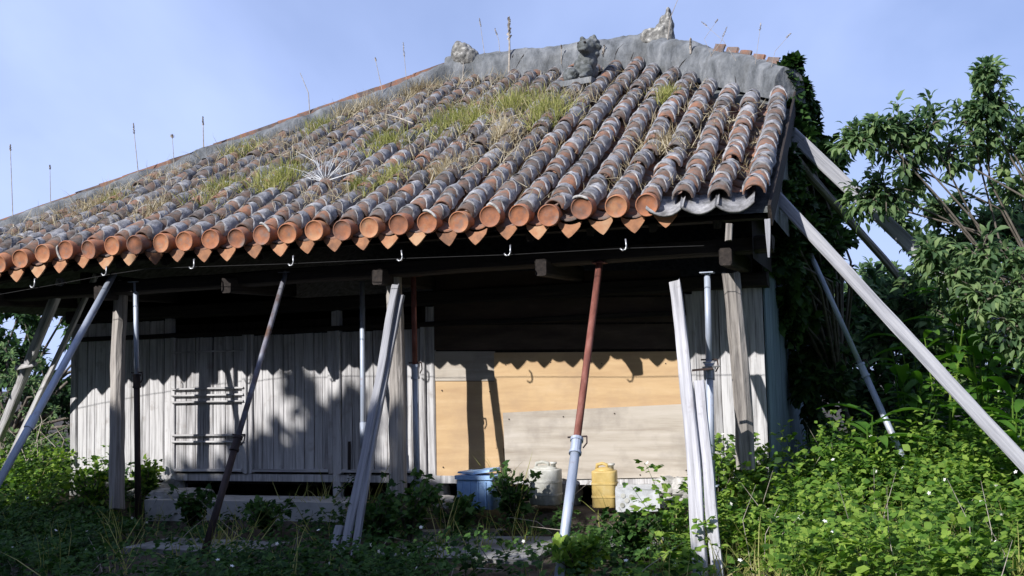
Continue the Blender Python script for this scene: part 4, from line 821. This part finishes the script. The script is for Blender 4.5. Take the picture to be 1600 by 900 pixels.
blades('gutter_grass', 'short mixed grass sprouting in the tile channels', items, M['straw'], .005)
GG = 'green grass clumps on the roof'
for px, py, sx, h, mt, lab in [(345, 305, .22, .26, 'grass', 'green clump low on the left of the roof'), (430, 292, .26, .32, 'grass', 'bright green clump left of the white twigs'), (600, 232, .2, .3, 'grass', 'yellow green clump in the middle of the slope'), (592, 155, .3, .3, 'straw', 'tawny clump below the left hip, left of the ridge end'), (668, 140, .22, .28, 'straw', 'pale tawny clump just left of the ridge end finial'), (700, 197, .28, .3, 'grass', 'deep green clump below the left part of the ridge'), (742, 192, .2, .28, 'grass', 'green clump right of the deep green one'), (808, 172, .28, .34, 'grass', 'sunny yellow green clump below the ridge centre'), (862, 182, .24, .36, 'grass', 'tall yellow green clump left of the tile row under the statue'), (783, 212, .14, .26, 'straw', 'small dry clump under the sunny one'), (1042, 152, .1, .2, 'grass', 'small green tuft on the tiles right of the statue'), (622, 276, .16, .2, 'grass', 'small mossy green clump low in the middle of the slope'), (250, 330, .2, .22, 'straw', 'matted pale clump at the low left'), (145, 318, .2, .2, 'straw', 'broad matted dry clump near the left end of the roof'), (1040, 225, .15, .18, 'straw', 'sparse dry clump on the right part of the slope'), (690, 270, .2, .2, 'straw', 'dry clump low in the middle of the roof'), (385, 240, .2, .22, 'grass', 'olive clump close under the left hip'), (500, 205, .2, .24, 'grass', 'olive clump under the left hip, above the dead branch'), (560, 300, .12, .18, 'grass', 'small green clump right of the dead branch'), (180, 310, .16, .18, 'grass', 'faint green clump near the left end of the roof')]:
    d = _F*F_PX+_R*(px-800)-_U*(py-450); nrm = Vector((0, -SA, CA)); o0 = Vector((0, 0, ZE)); t = ((o0-CAM).dot(nrm))/d.dot(nrm); p = CAM+d*t; u, v = p.x, p.y/CA
    its = []
    for k in range(int(14+70*sx)):
        uu, vv = u+rs.normal()*sx*.45, v+rs.normal()*sx*.8
        if vmax(uu) < .1: continue
        vv = min(vv, vmax(uu)-.02)
        its.append(tuft(np3(S(uu, vv, -.02)), None, 13, h, .035, .6))
    c = S(u, v); blades('grass_clump', lab, its, M[mt], .009, None, None, c, 'grass clump', GG)
def onroof(px, py):
    d = _F*F_PX+_R*(px-800)-_U*(py-450); nrm = Vector((0, -SA, CA)); t = ((Vector((0, 0, ZE))-CAM).dot(nrm))/d.dot(nrm); p = CAM+d*t; return p.x, p.y/CA
# bleached twigs lying on the tiles
u, v = onroof(510, 288); c = S(u, v, .05); b = MB()
for k in range(26):
    a = rs.uniform(.2, 2.9); d = Vector((math.cos(a), rs.normal()*.3, abs(math.sin(a))*.8+.1)).normalized(); Ln = rs.uniform(.18, .5); q = d*Ln*.5+Vector((rs.normal(), rs.normal(), rs.normal()))*.03; b.tube([(0, 0, 0), q, d*Ln], [.0045, .003, .001], 4, False)
    if k % 2: b.tube([q, q+(d+Vector((rs.normal()*.5, 0, rs.normal()*.5)))*Ln*.4], [.004, .0012], 3, False)
b.tube([(.0, 0, 0), (.25, -.1, .02), (.5, -.15, .06)], [.008, .006, .003], 4, False)
tag(b.build('dead_branch', M['foam'], None, Matrix.Translation(c)), 'bleached white dead branch lying on the lower left tiles', 'branch')
u, v = onroof(628, 200); c = S(u, v, .05); b = MB(); b.tube([(-.25, .1, .2), (-.05, 0, .12), (.2, -.1, .0)], [.004, .01, .012], 5); tag(b.build('dead_branch', M['twig'], None, Matrix.Translation(c)), 'single straight dead stick on the upper left of the roof', 'branch')
# dry stalks against the sky
def stalk(x0, y0, x1, y1, yy, lab, r=.004, head=0, bend=0, hr=.014):
    p = roof_hit(x0, y0); q = at(x1, y1, 1, p.y-.03); b = MB(); d = q-p; m = lerp(p, q, .5)+Vector((bend, 0, 0))-p; b.tube([(0, 0, 0), m, d], [r, r*.85, r*.6], 4, False)
    if head:
        dd = (d-m).normalized(); n = 26
        for k in range(n):
            t = k/n; c = d-dd*head*(1-t); o = Vector((rs.normal(), rs.normal(), .8)).normalized(); b.tube([c, c+o*hr*(1.3-t*.6)], [r*1.3, r*.6], 3, False)
    o = b.build('dry_stalk', M['twig'], None, Matrix.Translation(p)); tag(o, lab, 'plant stalk', 'dry stalks standing up from the roof')
stalk(20, 322, 16, 226, 1.0, 'dry stalk farthest left, above the left end of the hip', .005, .07)
stalk(79, 296, 78, 258, 1.3, 'short stalk second from the left on the hip', .004, .05)
stalk(216, 250, 208, 192, 2.3, 'dark headed stalk on the left hip, left of the round headed one', .005, .13)
stalk(272, 232, 269, 211, 2.6, 'short round headed stalk on the left hip', .004, .04, 0, .03)
stalk(318, 214, 317, 182, 2.9, 'thick stubby stalk on the left hip', .007, .1)
stalk(484, 172, 469, 114, 3.6, 'pale forked stalk halfway along the left hip', .006, 0, .05)
stalk(598, 145, 586, 90, 4.0, 'stalk with hanging seed head left of the ridge', .005, .05)
stalk(635, 118, 630, 66, 4.2, 'thin stalk with fine branching head before the ridge end', .004, .2)
stalk(757, 82, 749, 28, 4.9, 'thin stalk with dark head right of the left finial', .004, .12)
stalk(781, 80, 773, 44, 4.9, 'shorter dark headed stalk beside the tallest dead stem', .004, .1, .02)
stalk(795, 122, 795, 26, 4.6, 'thickest grey dead stem standing in front of the ridge', .016, .3, .01, .03)
stalk(723, 132, 724, 98, 4.6, 'pale stalk just below the left finial', .007, 0)
stalk(877, 100, 877, 70, 4.6, 'dark stalk left of the lion dog statue', .006, .05)
stalk(942, 112, 944, 70, 4.5, 'bushy stalk right behind the lion dog statue', .008, .2, 0, .03)
stalk(1043, 62, 1062, -8, 4.7, 'curved dry stalk growing out of the right finial', .006, 0, -.04)
stalk(1079, 84, 1079, 60, 4.2, 'stubby stalk on the ridge right of the right finial', .014, .12)
stalk(1112, 88, 1122, 30, 4.0, 'arching stalk with nodding head, first right of the ridge end', .003, .05, -.12)
stalk(1110, 88, 1136, 42, 4.0, 'leaning stalk with slim head among the faint stalks', .003, .12, .03)
stalk(1150, 95, 1096, 34, 3.8, 'faint stalk with feathery head leaning left', .003, .08, .05)
stalk(1180, 100, 1189, 36, 3.6, 'faint upright stalk with slim head over the right hip', .003, .08)
stalk(1205, 105, 1236, 52, 3.4, 'last faint stalk leaning right over the verge', .003, .06, -.06)
